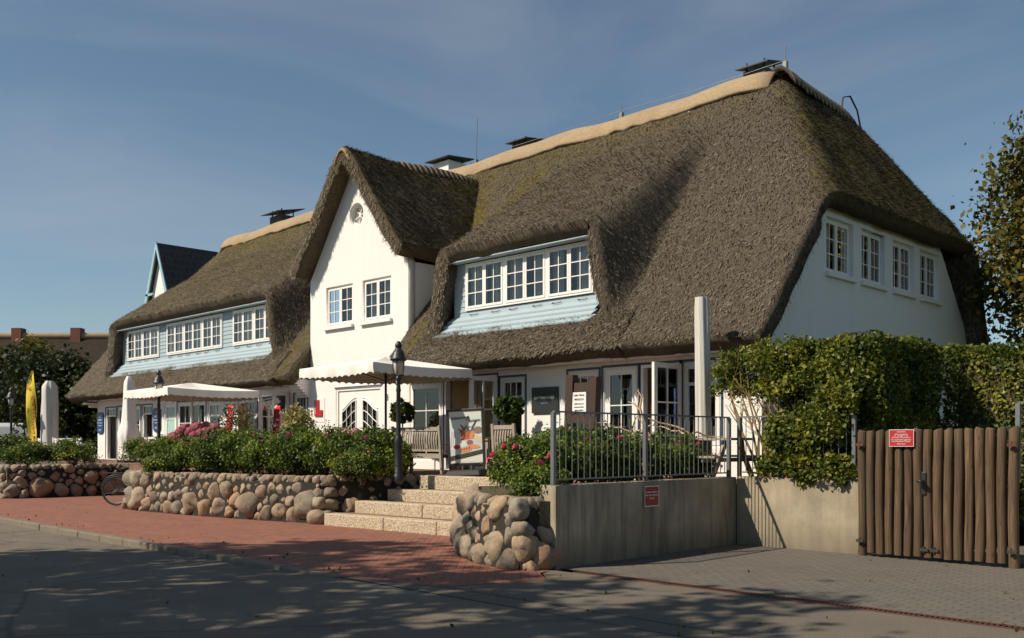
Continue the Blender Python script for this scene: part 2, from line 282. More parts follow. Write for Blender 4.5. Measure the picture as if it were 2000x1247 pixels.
class MB:
    """collects faces; build() links them as one mesh object"""
    def __init__(s): s.v = []; s.f = []; s.sm = []; s.c = []
    def add(s, vs, fs, smooth=False, col=None):
        o = len(s.v); s.v += [tuple(q) for q in vs]
        for q in fs: s.f.append([o + i for i in q]); s.sm.append(smooth); s.c.append(col)
        return s
    def box(s, x0, x1, y0, y1, z0, z1, col=None):
        vs = [(x, y, z) for x in (x0, x1) for y in (y0, y1) for z in (z0, z1)]
        return s.add(vs, [(0, 1, 3, 2), (4, 6, 7, 5), (0, 4, 5, 1), (2, 3, 7, 6), (0, 2, 6, 4), (1, 5, 7, 3)], col=col)
    def obox(s, c, ax, ay, az):
        c, ax, ay, az = map(Vector, (c, ax, ay, az))
        vs = [c + i * ax + j * ay + q * az for i in (-1, 1) for j in (-1, 1) for q in (-1, 1)]
        return s.add(vs, [(0, 1, 3, 2), (4, 6, 7, 5), (0, 4, 5, 1), (2, 3, 7, 6), (0, 2, 6, 4), (1, 5, 7, 3)])
    def bar(s, a, b, wd, th, up=(0, 0, 1)):
        a, b = Vector(a), Vector(b); d = b - a; u = Vector(up)
        if abs(d.normalized().dot(u)) > .98: u = Vector((0, 1, 0))
        sd_ = d.cross(u).normalized(); u = sd_.cross(d).normalized()
        return s.obox((a + b) / 2, d / 2, sd_ * wd / 2, u * th / 2)
    def tube(s, pts, rad, n=8, caps=True):
        pts = [Vector(p) for p in pts]; rad = [rad] * len(pts) if not hasattr(rad, '__len__') else rad
        vs = []; fs = []; prev = None
        for i, p in enumerate(pts):
            t = (pts[min(i + 1, len(pts) - 1)] - pts[max(i - 1, 0)]).normalized()
            if prev is None: a = t.orthogonal().normalized()
            else: a = (prev - t * prev.dot(t)).normalized()
            prev = a; b = t.cross(a)
            for j in range(n):
                an = 2 * math.pi * j / n; vs.append(p + (a * math.cos(an) + b * math.sin(an)) * rad[i])
        for i in range(len(pts) - 1):
            for j in range(n): fs.append((i * n + j, i * n + (j + 1) % n, (i + 1) * n + (j + 1) % n, (i + 1) * n + j))
        s.add(vs, fs, True)
        if caps: s.add(vs[:n][::-1], [tuple(range(n))]); s.add(vs[-n:], [tuple(range(n))])
        return s
    def lathe(s, prof, c=(0, 0, 0), n=16):
        vs = [(c[0] + r * math.cos(2 * math.pi * j / n), c[1] + r * math.sin(2 * math.pi * j / n), c[2] + z) for r, z in prof for j in range(n)]
        fs = [(i * n + j, i * n + (j + 1) % n, (i + 1) * n + (j + 1) % n, (i + 1) * n + j) for i in range(len(prof) - 1) for j in range(n)]
        s.add(vs, fs, True); s.add(vs[-n:], [tuple(range(n))]); s.add(vs[:n][::-1], [tuple(range(n))]); return s
    def poly(s, pts, col=None): return s.add(pts, [tuple(range(len(pts)))], col=col)
    def prism(s, pts, ext):
        n = len(pts); e = Vector(ext); q = [Vector(p) for p in pts]; vs = q + [p + e for p in q]
        return s.add(vs, [tuple(range(n))[::-1], tuple(range(n, 2 * n))] + [(i, (i + 1) % n, n + (i + 1) % n, n + i) for i in range(n)])
    def mesh(s, name, off=(0, 0, 0)):
        me = bpy.data.meshes.new(name); ox, oy, oz = off
        me.from_pydata([(x - ox, y - oy, z - oz) for x, y, z in s.v], [], s.f)
        me.polygons.foreach_set('use_smooth', s.sm)
        if any(c is not None for c in s.c):
            at = me.attributes.new('col', 'FLOAT_COLOR', 'CORNER'); li = 0; buf = []
            for f_, c in zip(s.f, s.c): buf += [(*(c or (.5, .5, .5)), 1)] * len(f_)
            at.data.foreach_set('color', np.array(buf, dtype=np.float32).ravel())
        me.update(); return me
    def build(s, name, mat, parent=None, local=False, bevel=0):
        """verts are world coordinates unless local"""
        me = s.mesh(name, (0, 0, 0) if local or parent is None else wloc(parent))
        me.materials.append(M[mat] if isinstance(mat, str) else mat)
        bm = bmesh.new(); bm.from_mesh(me); bmesh.ops.recalc_face_normals(bm, faces=bm.faces); bm.to_mesh(me); bm.free()
        o = link(bpy.data.objects.new(name, me), parent)
        if bevel:
            b = o.modifiers.new('bevel', 'BEVEL'); b.width = bevel; b.segments = 2; b.limit_method = 'ANGLE'
        return o
def copy_tree(o, parent=None):
    c = o.copy(); COL.objects.link(c)
    if parent is not None: c.parent = parent
    for ch in list(o.children): copy_tree(ch, c)
    return c
def dup(root, loc, label, rz=None, sc=None, group=None):
    c = copy_tree(root); c.location = loc; c['label'] = label
    if rz is not None: c.rotation_euler = (0, 0, rz)
    if sc: c.scale = (sc, sc, sc) if not hasattr(sc, '__len__') else sc
    if group: c['group'] = group
    return c
def ev_mesh(o, name):
    dg = bpy.context.evaluated_depsgraph_get(); me = bpy.data.meshes.new_from_object(o.evaluated_get(dg)); me.name = name; return me
def flat(name, outline, holes, thick, mat, parent, to_world):
    """a slab: 2-D outline with holes, extruded; to_world(u, v, t) gives world coords, t in [-thick/2, thick/2]"""
    cu = bpy.data.curves.new('tmp', 'CURVE'); cu.dimensions = '2D'; cu.fill_mode = 'BOTH'; cu.extrude = thick / 2
    for pts in [outline] + holes:
        sp = cu.splines.new('POLY'); sp.points.add(len(pts) - 1); sp.use_cyclic_u = True
        for q, p in zip(sp.points, pts): q.co = (p[0], p[1], 0, 1)
    t = bpy.data.objects.new('tmp', cu); COL.objects.link(t); bpy.context.view_layer.update()
    me = ev_mesh(t, name); bpy.data.objects.remove(t); bpy.data.curves.remove(cu)
    off = wloc(parent) if parent else Vector((0, 0, 0))
    for v in me.vertices: v.co = Vector(to_world(*v.co)) - off
    bm = bmesh.new(); bm.from_mesh(me); bmesh.ops.remove_doubles(bm, verts=bm.verts, dist=1e-4); bmesh.ops.recalc_face_normals(bm, faces=bm.faces); bm.to_mesh(me); bm.free()
    me.materials.clear(); me.materials.append(M[mat]); return link(bpy.data.objects.new(name, me), parent)
def rect(a, b, c, d): return [(a, c), (b, c), (b, d), (a, d)]
def lettering(txt, size, loc, rot, mat, parent, world=True, shear=0, space=1.0, sx=1.0, name='lettering'):
    cu = bpy.data.curves.new('tmp', 'FONT'); cu.body = txt; cu.size = size; cu.align_x = 'CENTER'; cu.align_y = 'CENTER'; cu.extrude = .002; cu.shear = shear; cu.resolution_u = 2; cu.space_line = space
    t = bpy.data.objects.new('tmp', cu); COL.objects.link(t); bpy.context.view_layer.update(); me = ev_mesh(t, name); bpy.data.objects.remove(t); bpy.data.curves.remove(cu)
    if sx != 1: me.transform(Matrix.Diagonal((sx, 1, 1, 1)))
    me.materials.clear(); me.materials.append(M[mat]); o = link(bpy.data.objects.new(name, me), parent)
    o.location = Vector(loc) - (wloc(parent) if world else Vector((0, 0, 0))); o.rotation_euler = rot; return o
def rv(n): 
    v = rng.normal(size=(n, 3)); return v / np.linalg.norm(v, axis=1)[:, None]
def leaves(name, P, mat, parent, size=.05, tone=None, out=None, asp=.32, loc=None, var=.52):
    """P: leaf positions local to parent; out: outward directions"""
    n = len(P); s = size * (1 - var + 2 * var * rng.random(n))[:, None]
    N = rv(n) * .9 + np.array([0, 0, .35]);
    if out is not None: N = N + .7 * out
    N /= np.linalg.norm(N, axis=1)[:, None]
    D = np.cross(N, rv(n)); D /= np.linalg.norm(D, axis=1)[:, None] + 1e-9; S = np.cross(N, D)
    V = np.stack([P - D * s * .5, P + S * s * asp + N * s * .08, P + D * s * .5 - N * s * .06, P - S * s * asp + N * s * .08], 1).reshape(-1, 3)
    F = np.arange(4 * n).reshape(n, 4); tone = rng.random(n) if tone is None else np.clip(tone + rng.normal(0, .16, n), 0, 1)
    me = np_mesh(name, V, F, {'tone': np.repeat(tone, 4)}); me.materials.append(M[mat]); o = link(bpy.data.objects.new(name, me), parent)
    if loc: o.location = loc
    return o
def blob_pts(n, rx, ry, rz, clumps=40, csize=.25, fill=.5, flatb=True, inner=.45):
    """clumpy leaf positions in an ellipsoid crown; returns points, outward dirs, tone"""
    C = rv(clumps); 
    if flatb: C[:, 2] = np.where(C[:, 2] < -.5, -C[:, 2] * .4, C[:, 2])
    rad = inner + (1 - inner) * rng.random(clumps) ** .5; ct = rng.normal(.45, .16, clumps)
    idx = rng.integers(0, clumps, n); q = C[idx] * rad[idx][:, None] + rng.normal(0, csize, (n, 3)) * (.5 + .5 * rng.random((n, 1)))
    qn = np.linalg.norm(q, axis=1)[:, None]; q = q * np.minimum(1, (.98 + .42 * rng.random((n, 1)) ** 2) / (qn + 1e-6)); blob_pts.centres = C * rad[:, None] * np.array([rx, ry, rz])
    P = q * np.array([rx, ry, rz]); o = q / (np.linalg.norm(q, axis=1)[:, None] + 1e-6)
    return P, o, ct[idx]
def box_pts(n, x0, x1, y0, y1, z0, z1, depth=.35, bumps=.12, skip=None):
    """leaf positions in the outer shell of a clipped hedge"""
    ax, ay, az = y1 - y0, x1 - x0, 0
    A = np.array([(y1 - y0) * (z1 - z0), (y1 - y0) * (z1 - z0), (x1 - x0) * (z1 - z0), (x1 - x0) * (z1 - z0), (x1 - x0) * (y1 - y0)])
    f = rng.choice(5, n, p=A / A.sum()); u = rng.random((n, 3)) * np.array([x1 - x0, y1 - y0, z1 - z0]) + np.array([x0, y0, z0])
    dp = np.abs(rng.normal(0, depth, n)); O = np.zeros((n, 3))
    for i, (axis, val, sg) in enumerate(((0, x0, -1), (0, x1, 1), (1, y0, -1), (1, y1, 1), (2, z1, 1))):
        m = f == i; u[m, axis] = val - sg * dp[m]; O[m, axis] = sg
    w_ = np.array([mnoise.noise(Vector(p) * 1.6) + .5 * mnoise.noise(Vector(p) * 4) for p in u]); u += O * (w_ * bumps)[:, None]
    t = np.array([mnoise.noise(Vector(p) * 2.3 + Vector((7, 3, 1))) for p in u]) * .45 + .45
    return u, O, t
# ================================================================ setting: ground, road, pavement
def sheet(name, pts, mat, z=None):
    b = MB(); b.poly([(p[0], p[1], p[2] if len(p) > 2 else z) for p in pts]); return tag(b.build(name, mat), kind='structure')
sheet('ground', [(-500, -300), (400, -300), (400, 600), (-500, 600)], 'meadow', -.16)
b = MB(); xs = [-200, -16.5, -13, -9.6, -6, 60]; zs = [-.095, -.095, -.06, -.012, -.004, -.004]
for i in range(5):
    b.add([(xs[i], -7, zs[i]), (xs[i + 1], -7, zs[i + 1]), (xs[i + 1], 6.72, zs[i + 1]), (xs[i], 6.72, zs[i])], [(0, 1, 2, 3)])
tag(b.build('road', 'asphalt'), kind='structure')
b = MB(); x = -46.0
while x < -9.9:
    ln = min(1.0, -9.75 - x); z0 = 0.012 * min(1, max(0, (-9.8 - x) / 1.5)); dz = random.uniform(-.006, .006); dy = random.uniform(-.008, .008)
    b.box(x + .006, x + ln - .006, 6.66 + dy, 6.80 + dy, -.2, .004 + z0 + dz); x += ln
k = b.build('kerb', 'kerb', bevel=.018); tag(k, kind='structure')
sheet('pavement', [(-200, 6.80), (-9.75, 6.80), (-8.25, 7.05), (-7.75, 8.35), (-8.2, 8.7), (-8.33, 9.08), (-8.33, 13), (-200, 13)], 'pave', 0)
sheet('driveway_apron', [(-9.75, 6.73), (60, 6.73), (60, 9.04), (-8.33, 9.04), (-8.15, 8.7), (-7.75, 8.35), (-8.25, 7.05), (-9.75, 6.80)], 'apron', -.003)
sheet('driveway', [(-8.33, 9.22), (60, 9.22), (60, 16.6), (-8.33, 16.6)], 'drive', -.001)
sheet('yard', [(-8.3, 16.6), (60, 16.6), (60, 40), (-8.3, 40)], 'meadow', .3)
b = MB(); b.box(-8.3, 20, 7.10, 7.118, -.01, .001); b.box(-3.2, -3.18, 6.75, 7.1, -.01, .001); b.box(-6.4, -6.38, 6.75, 7.1, -.01, .001)
tag(b.build('paving_joint', 'soil'), kind='structure')
t = thing('drain_channel', (-5, 9.13, 0), 'rusty slotted drain channel across the grey driveway entrance', 'drain')
b = MB(); b.box(-7.95, 8, 9.04, 9.075, -.05, .006); b.box(-7.95, 8, 9.185, 9.22, -.05, .006); b.box(-7.95, 8, 9.075, 9.185, -.06, -.03); b.build('channel_frame', 'rust', t)
b = MB(); x = -7.94
while x < 2: b.box(x, x + .022, 9.076, 9.184, -.03, .004); x += .05
b.build('grating', 'darkmetal', t)
# terrace platform and planting beds
TZ = .97
b = MB(); pts = [(-42, 12.6), (-30.0, 12.6), (-23.0, 11.6), (-16.0, 13.1), (-15.3, 13.1), (-12.4, 13.3), (-11.6, 13.0), (-8.35, 11.2), (-8.35, 26), (-42, 26)]
b.prism([(x, y, .02) for x, y in pts], (0, 0, TZ - .02)); tag(b.build('terrace', 'terrace'), kind='structure')
def bed(pts, z):
    b = MB(); b.prism([(x, y, -.05) for x, y in pts], (0, 0, z + .05)); return tag(b.build('planting_bed', 'soil'), kind='structure')
bed([(-42, 9.2), (-30.3, 9.2), (-30.2, 12.58), (-42, 12.58)], .86)
bed([(-30.2, 12.55), (-23.3, 12.55), (-23.3, 13.2), (-30.2, 13.2)], .90)
bed([(-23.3, 10.15), (-20.5, 10.5), (-16.5, 11.3), (-15.75, 12.5), (-15.4, 13.0), (-16.0, 13.1), (-23.3, 12.9)], .84)
bed([(-12.2, 11.2), (-10.2, 9.6), (-8.5, 9.0), (-8.34, 9.3), (-8.4, 13.4), (-9.6, 13.4), (-9.8, 12.6), (-12.2, 12.7)], .88)

# ================================================================ the house
EX = 0.38                                   # thatch thickness
HR = (-17.67, -12.87); HL = (-37.55, -25.89)
XR, XL, YE, YH = -8.66, -41.2, 14.75, 15.17
SL = (10.74 - 3.6) / (20.9 - 14.75)
def smin(a, b, k):
    h = np.clip(.5 + .5 * (b - a) / k, 0, 1); return b * (1 - h) + a * h - k * h * (1 - h)
def smax(a, b, k): return -smin(-a, -b, k)
def f_main(x, y):
    f = 3.6 + SL * (y - YE); bk = 10.74 - 2.9 * (y - 24.05)
    m = smin(smin(f, bk, .6), 10.79, .25); m = smin(m, 6.62 + 1.36 * (XR - x), .7); return smin(m, 6.62 + 1.36 * (x - XL), .7)
def f_hood(x, y, r):
    c = (r[0] + r[1]) / 2; hw = (r[1] - r[0]) / 2 + .12
    top = 6.40 + .66 * (np.minimum(y, 20.4) - YH) - 1.6 * np.maximum(0, y - 20.4) - .10 * np.clip((np.abs(x - c) - hw + .9) / .9, 0, 1) ** 2
    sl = 2.9 + 2.9 * np.exp(-np.maximum(0, y - YH) / .55)
    return smin(top, top + .12 - sl * (np.abs(x - c) - hw), .34)
def f_roof(x, y):
    m = f_main(x, y); m = smax(m, f_hood(x, y, HR), .20); return smax(m, f_hood(x, y, HL), .20)
GXC, GHW = -21.75, 2.30
def f_gable(x, y):
    d = np.abs(x - GXC); r = np.sqrt(d * d + .10) - .316
    z = 9.80 - 1.36 * r + .25 * np.clip((d - 2.0) / .8, 0, 1) ** 2 - .05 * np.sin((y - 15) * .8)
    return z
def nz(p, s, o=0): return mnoise.noise(Vector((p[0] * s + o, p[1] * s, p[2] * s)))
house = thing('thatched_house', (-24, 20, 0), 'long white brick house with steep brown thatched roof, pointed white gable and pale blue dormers', 'house')
def heightfield(xs, ys, fn, keep, zoff=0.0):
    X, Y = np.meshgrid(xs, ys); Z = fn(X, Y) + zoff
    V = np.stack([X, Y, Z], -1).reshape(-1, 3)
    nsz = np.array([.05 * nz(p, .9) + .028 * nz(p, 3.1, 5) + .014 * nz(p, 8, 9) for p in V]); V[:, 2] += nsz
    nx, ny = len(xs), len(ys); F = []
    for j in range(ny - 1):
        for i in range(nx - 1):
            if keep((xs[i] + xs[i + 1]) / 2, (ys[j] + ys[j + 1]) / 2): F.append((j * nx + i, j * nx + i + 1, (j + 1) * nx + i + 1, (j + 1) * nx + i))
    F = np.array(F); u, inv = np.unique(F, return_inverse=True); return V[u], inv.reshape(F.shape)
def thatch(name, V, F, nst, mossfn, parent, sel=None, thick=EX, mat='thatch'):
    me = np_mesh('tmp', V, F); o = link(bpy.data.objects.new('tmp', me)); s = o.modifiers.new('s', 'SOLIDIFY'); s.thickness = thick; s.offset = -1; s.use_even_offset = False
    bpy.context.view_layer.update(); m2 = ev_mesh(o, 'tmp2'); bpy.data.objects.remove(o)
    m2.calc_loop_triangles(); nv = len(m2.vertices); P = np.empty(nv * 3, np.float32); m2.vertices.foreach_get('co', P); P = P.reshape(-1, 3)
    nq = len(m2.polygons); q = np.empty(nq * 4, np.int32); m2.loops.foreach_get('vertex_index', q); q = q.reshape(-1, 4)
    # roughen the cut faces
    A = P[q[:, 0]]; B_ = P[q[:, 1]]; C = P[q[:, 2]]; D = P[q[:, 3]]
    N = np.cross(C - A, D - B_); ar = np.linalg.norm(N, axis=1) / 2 + 1e-9; N = N / (2 * ar[:, None])
    cen = (A + B_ + C + D) / 4; up = N[:, 2] > -.35
    ok = up & ((N[:, 1] < .25) | (cen[:, 0] > -14)) & (cen[:, 1] < 26.5)
    pr = np.where(ok, ar, 0); idx = rng.choice(nq, nst, p=pr / pr.sum()); a_, b_ = rng.random((2, nst, 1))
    p = (A[idx] * (1 - a_) + B_[idx] * a_) * (1 - b_) + (D[idx] * (1 - a_) + C[idx] * a_) * b_
    n = N[idx]; tdir = np.array([0, 0, -1.0]) - n * (-n[:, 2:3]); tl = np.linalg.norm(tdir, axis=1)[:, None]
    tdir = np.where(tl > .1, tdir / (tl + 1e-9), rv(nst)); tdir += rng.normal(0, .22, (nst, 3)); side = np.cross(n, tdir); side /= np.linalg.norm(side, axis=1)[:, None] + 1e-9
    Ln = rng.uniform(.05, .14, (nst, 1)); W = rng.uniform(.005, .012, (nst, 1)); h = rng.uniform(.004, .042, (nst, 1))
    T = np.stack([p - side * W - n * .01, p + side * W - n * .01, p + tdir * Ln + n * h, p + tdir * Ln * .9 + n * h - side * W * .8], 1).reshape(-1, 3)
    Vt = np.concatenate([P, T]); Ft = np.concatenate([q, nv + np.arange(4 * nst).reshape(-1, 4)])
    # length-scale brightness of bundles, constant per reed
    tb = np.clip(.50 + .36 * rng.normal(size=nst), 0, 1); tone = np.concatenate([np.full(nv, .2), np.repeat(tb, 4)])  # low base tone paints the shade in the gaps between reeds
    cs = np.concatenate([P, np.repeat(p, 4, 0)]); mo = np.clip(mossfn(cs[:, 0], cs[:, 1], cs[:, 2]), 0, 1)
    me = np_mesh(name, Vt, Ft, {'tone': tone, 'moss': mo}); me.materials.append(M[mat]); return link(bpy.data.objects.new(name, me), parent)
def bump1(v, c, w): return np.exp(-((v - c) / w) ** 2)
def moss_main(x, y, z):
    m = .03 + 0 * x
    m = m + .95 * bump1(x, -18.75, .42) * (z < 9.6) * (z > 3.4) + .9 * bump1(x, -24.6, .5) * (z < 6.2)
    m = m + 1.3 * bump1(x, GXC + .30 + (9.8 - z) / 1.36, .42) * (z > 6.0) * (x > GXC + .1)
    m = m + .8 * np.clip((x + 11.6) / 1.2, 0, 1) * (z > 6.4) * np.clip(1 - np.abs(z - 6.62 - 1.36 * (XR - x)) / .55, 0, 1) + .4 * np.clip((z - 9.2) / 1.0, 0, 1)
    return m + .22 * np.clip((-25 - x) / 3, 0, 1) * (z > 6.2) + .26 * np.clip((-13 - x) / 3, 0, 1) * np.clip((z - 6) / 2, 0, 1)
step = .14
xs = np.unique(np.round(np.concatenate([np.arange(XL, XR, step), [XR, -24.05, -19.45, HR[0] - .7, HR[1] + .7, HL[0] - .75, HL[1] + .7]]), 4))
ys = np.unique(np.round(np.concatenate([np.arange(YE, 22, .14), [YH], np.arange(22, 26.55, .2), [26.55]]), 4))
xs = xs[np.concatenate([[True], np.diff(xs) > .02])]; ys = ys[np.concatenate([[True], np.diff(ys) > .02])]
inh = lambda x: (HR[0] - .7 < x < HR[1] + .7) or (HL[0] - .75 < x < HL[1] + .7)
def keep_main(x, y):
    if -24.05 < x < -19.45 and y < 16.9: return False
    return y > YH or not inh(x)
h_ = lambda o: np.subtract(o, 0)
V, F = heightfield(xs, ys, f_roof, keep_main); hl = np.array(house.location)
roof = thatch('thatched_roof', V - hl, F, 520000, lambda x, y, z: moss_main(x + hl[0], y + hl[1], z), house)
def apron(x0, x1):
    xa = np.arange(x0, x1 + .07, .14); ya = np.array([YE, 14.88, 15.0, 15.12, 15.24, 15.36, 15.5])
    fn = lambda X, Y: f_main(X, Y) - .012 + .06 * np.clip((Y - 14.75) / .25, 0, 1) * np.clip((15.5 - Y) / .3, 0, 1)
    V, F = heightfield(xa, ya, fn, lambda x, y: True)
    return thatch('lower_thatch', V - hl, F, int(6000 * (x1 - x0)), lambda x, y, z: 0 * x + .1, house)
apron(HR[0] - 1.0, HR[1] + 1.1); apron(HL[0] - 1.0, HL[1] + 1.1)
xg = np.arange(GXC - 2.66, GXC + 2.67, .14); yg = np.concatenate([np.arange(15.12, 20.3, .14)])
V, F = heightfield(xg, yg, f_gable, lambda x, y: True)
def moss_g(x, y, z): return .25 + .7 * np.clip((y - 17.0 - (z - 7) * .55) / .9, 0, 1) * (x > GXC) + .3 * bump1(x, GXC, .7)
thatch('gable_thatch', V - hl, F, 60000, lambda x, y, z: moss_g(x + hl[0], y + hl[1], z), house, thick=.34)
# ridge caps
def ridge_cap(name, path, hw, drop, mat, th=.10, lip=.09):
    b = MB(); n = 11; P = [Vector(p) for p in path]; rows = []
    for i, p in enumerate(P):
        t = (P[min(i + 1, len(P) - 1)] - P[max(i - 1, 0)]); s = Vector((t.y, -t.x, 0)).normalized()
        row = []
        for j in range(n):
            a = -1 + 2 * j / (n - 1); e = lip * mnoise.noise(Vector((i * .9, j * 3.1 if abs(a) == 1 else 0, 4))) if abs(a) > .9 else 0
            wob = .02 * mnoise.noise(Vector(p) * 1.3 + Vector((0, j, 0)))
            row.append(p + s * hw * math.copysign(abs(a) ** .85, a) + Vector((0, 0, -drop * abs(a) ** 1.7 + e + wob)))
        rows.append(row)
    vs = [q for r_ in rows for q in r_] + [q + Vector((0, 0, -th)) for r_ in rows for q in r_]; m = len(rows); o = m * n; fs = []
    for i in range(m - 1):
        for j in range(n - 1):
            fs.append((i * n + j, i * n + j + 1, (i + 1) * n + j + 1, (i + 1) * n + j)); fs.append((o + i * n + j, o + (i + 1) * n + j, o + (i + 1) * n + j + 1, o + i * n + j + 1))
        fs += [(i * n, (i + 1) * n, o + (i + 1) * n, o + i * n), (i * n + n - 1, o + i * n + n - 1, o + (i + 1) * n + n - 1, (i + 1) * n + n - 1)]
    for i in (0, m - 1): fs += [(i * n + j, i * n + j + 1, o + i * n + j + 1, o + i * n + j) for j in range(n - 1)]
    b.add(vs, fs, True); return b.build(name, mat, house)
def zr(x): return 10.78 + .035 * math.sin(x * .9) + .02 * math.sin(x * 2.3)
ridge_cap('ridge_cap', [(x, 20.9, zr(x)) for x in np.arange(-38.6, -11.95, .3)] + [(-11.7, 20.9, 10.72)], .50, .50, 'ridge')
ridge_cap('hip_cap', [(-11.62, 20.72 + .16 * i, 10.78 - .012 * i - (.12 if i == 21 else 0)) for i in range(22)], .42, .44, 'ridge_bound')
ridge_cap('hip_cap', [(-38.4 - .14 * i, 20.9, 10.74 - (.03 * i + .009 * i * i)) for i in range(9)], .45, .45, 'ridge')
ridge_cap('gable_ridge_cap', [(GXC, 15.08 + .16 * i, 9.86 - .02 * math.sin(i * .2) * 4 + (.03 if i == 1 else 0) - (.10 if i == 0 else 0)) for i in range(33)], .34, .36, 'ridge_bound', .08)

# walls ---------------------------------------------------------------
YF = 15.6
# (x0, x1, z0, z1) of every opening in the long front
OPEN = {'w1': (-10.85, -9.95, 1.55, 3.24), 'd2': (-11.85, -10.87, .99, 3.24), 'd1': (-12.85, -11.93, .99, 3.24), 'w2': (-13.85, -12.97, 1.25, 3.22), 'w3': (-15.99, -15.17, 1.3, 3.18),
        'open': (-18.0, -16.1, .99, 3.26), 'big': (-19.4, -18.1, 1.2, 3.18), 'arch': (-22.75, -20.6, .99, 3.2), 'dr': (-24.93, -24.22, .99, 3.12), 'oleft': (-27.05, -25.25, .99, 3.16),
        'wc': (-28.33, -27.19, 1.1, 3.05), 'wt': (-30.4, -29.47, 1.2, 3.04), 'dd': (-32.7, -30.55, .99, 3.1), 'mint': (-33.75, -32.8, .99, 3.1), 'odk': (-35.64, -34.79, .99, 3.08), 'dl': (-37.95, -35.8, .99, 3.08), 'odl': (-39.1, -38.1, .99, 3.06)}
toF = lambda y: (lambda u, v, t: (u, y + t, v))
hr = [rect(*OPEN[q]) for q in ('w1', 'd2', 'd1', 'w2', 'w3', 'open', 'big')]
flat('front_wall', rect(-19.45, -9.08, .3, 3.85), hr, .24, 'wall', house, toF(YF + .12))
hg = [rect(*OPEN['arch']), rect(-23.24, -21.92, 5.0, 6.14), rect(-21.46, -20.17, 5.0, 6.14), [(GXC + .33 * math.cos(a), 8.02 + .33 * math.sin(a)) for a in np.linspace(0, 2 * math.pi, 28)[:-1]]]
flat('gable_wall', [(-24.05, .3), (-19.45, .3), (-19.45, 6.42), (GXC, 9.55), (-24.05, 6.42)], hg, .24, 'wall', house, toF(YF + .118))
b = MB(); b.box(-19.69, -19.452, YF + .24, 20, 3.0, 6.42); b.build('gable_side_wall', 'wall', house); b = MB(); b.box(-24.048, -23.81, YF + .24, 20, 3.0, 6.42); b.build('gable_side_wall', 'wall', house)
hlw = [rect(*OPEN[q]) for q in ('dr', 'oleft', 'wc', 'wt', 'dd', 'mint', 'odk', 'dl', 'odl')]
flat('front_wall', rect(-39.95, -24.05, .3, 3.85), hlw, .24, 'wall', house, toF(YF + .12))
toE = lambda x: (lambda u, v, t: (x + t, u, v))
EW = [(18.13, 19.35), (19.74, 20.91), (21.34, 22.52), (22.88, 24.05)]
flat('end_wall', [(15.842, .3), (26.2, .3), (26.2, 4.15), (24.1, 6.5), (17.7, 6.5), (15.842, 4.35)], [rect(a, c, 5.14, 6.28) for a, c in EW], .24, 'wall', house, toE(-9.2))
b = MB(); b.box(-39.95, -39.7, 15.85, 26.2, .3, 4.1); b.box(-39.95, -9.32, 26.0, 26.2, .3, 3.9); b.build('rear_wall', 'wall', house)
# rooms behind the openings
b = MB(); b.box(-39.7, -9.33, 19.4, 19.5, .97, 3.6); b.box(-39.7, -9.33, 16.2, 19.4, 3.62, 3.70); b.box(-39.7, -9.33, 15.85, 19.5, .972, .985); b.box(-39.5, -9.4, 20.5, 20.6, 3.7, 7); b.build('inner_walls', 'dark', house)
b = MB(); b.box(-18.1, -15.9, 17.0, 17.05, .99, 3.5); b.box(-18.2, -18.15, 16.0, 17.0, .99, 3.5); b.box(-16.04, -15.99, 15.9, 17.0, .99, 3.5); b.build('shop_wall', 'beige_lamplit', house)
b = MB()                                        # stepped brick corbels under the eaves
for i in range(7):
    b.box(-24.5 - .01 * i, -24.048, YF - .62 + .085 * i, YF - .002, 3.52 - .075 * (i + 1), 3.52 - .075 * i - .004)
b.build('brick_corbel', 'wall', house); b = MB()
b.box(-40.25, -39.952, YF - .5, YF + .2, 3.22, 3.30); b.box(-40.15, -39.952, YF - .3, YF + .2, 3.1, 3.214); b.build('brick_corbel', 'wall', house)
b = MB(); b.box(-19.44, -8.9, 15.12, 15.58, 3.36, 3.40); b.box(-40.0, -24.5, 15.12, 15.58, 3.36, 3.40); b.build('eave_soffit', 'white', house)

# windows and doors ------------------------------------------------------
def grid_frame(b, x0, x1, z0, z1, cols, rows, fw=.055, mw=.022, y0=0.0, d=.05, trans=None):
    """one sash: frame bars and glazing bars, front at y0, depth d; returns the pane rectangle"""
    b.box(x0, x0 + fw, y0, y0 + d, z0, z1); b.box(x1 - fw, x1, y0, y0 + d, z0, z1); b.box(x0 + fw, x1 - fw, y0, y0 + d, z0, z0 + fw); b.box(x0 + fw, x1 - fw, y0, y0 + d, z1 - fw, z1)
    a0, a1, c0, c1 = x0 + fw, x1 - fw, z0 + fw, z1 - fw
    if trans: 
        ct = c1 - trans; b.box(a0, a1, y0 + .004, y0 + d, ct - .03, ct + .03)
        for i in range(1, 3): x = a0 + (a1 - a0) * i / 3; b.box(x - mw / 2, x + mw / 2, y0 + .006, y0 + d - .01, ct + .03, c1)
        c1 = ct - .03
    for i in range(1, cols): x = a0 + (a1 - a0) * i / cols; b.box(x - mw / 2, x + mw / 2, y0 + .008, y0 + d - .01, c0, c1)
    for j in range(1, rows):
        z = c0 + (c1 - c0) * j / rows
        for i in range(cols):
            xa = a0 + (a1 - a0) * i / cols + (mw / 2 if i else 0); xb = a0 + (a1 - a0) * (i + 1) / cols - (mw / 2 if i < cols - 1 else 0); b.box(xa, xb, y0 + .008, y0 + d - .01, z - mw / 2, z + mw / 2)
    return (a0, a1, z0 + fw, z1 - fw)
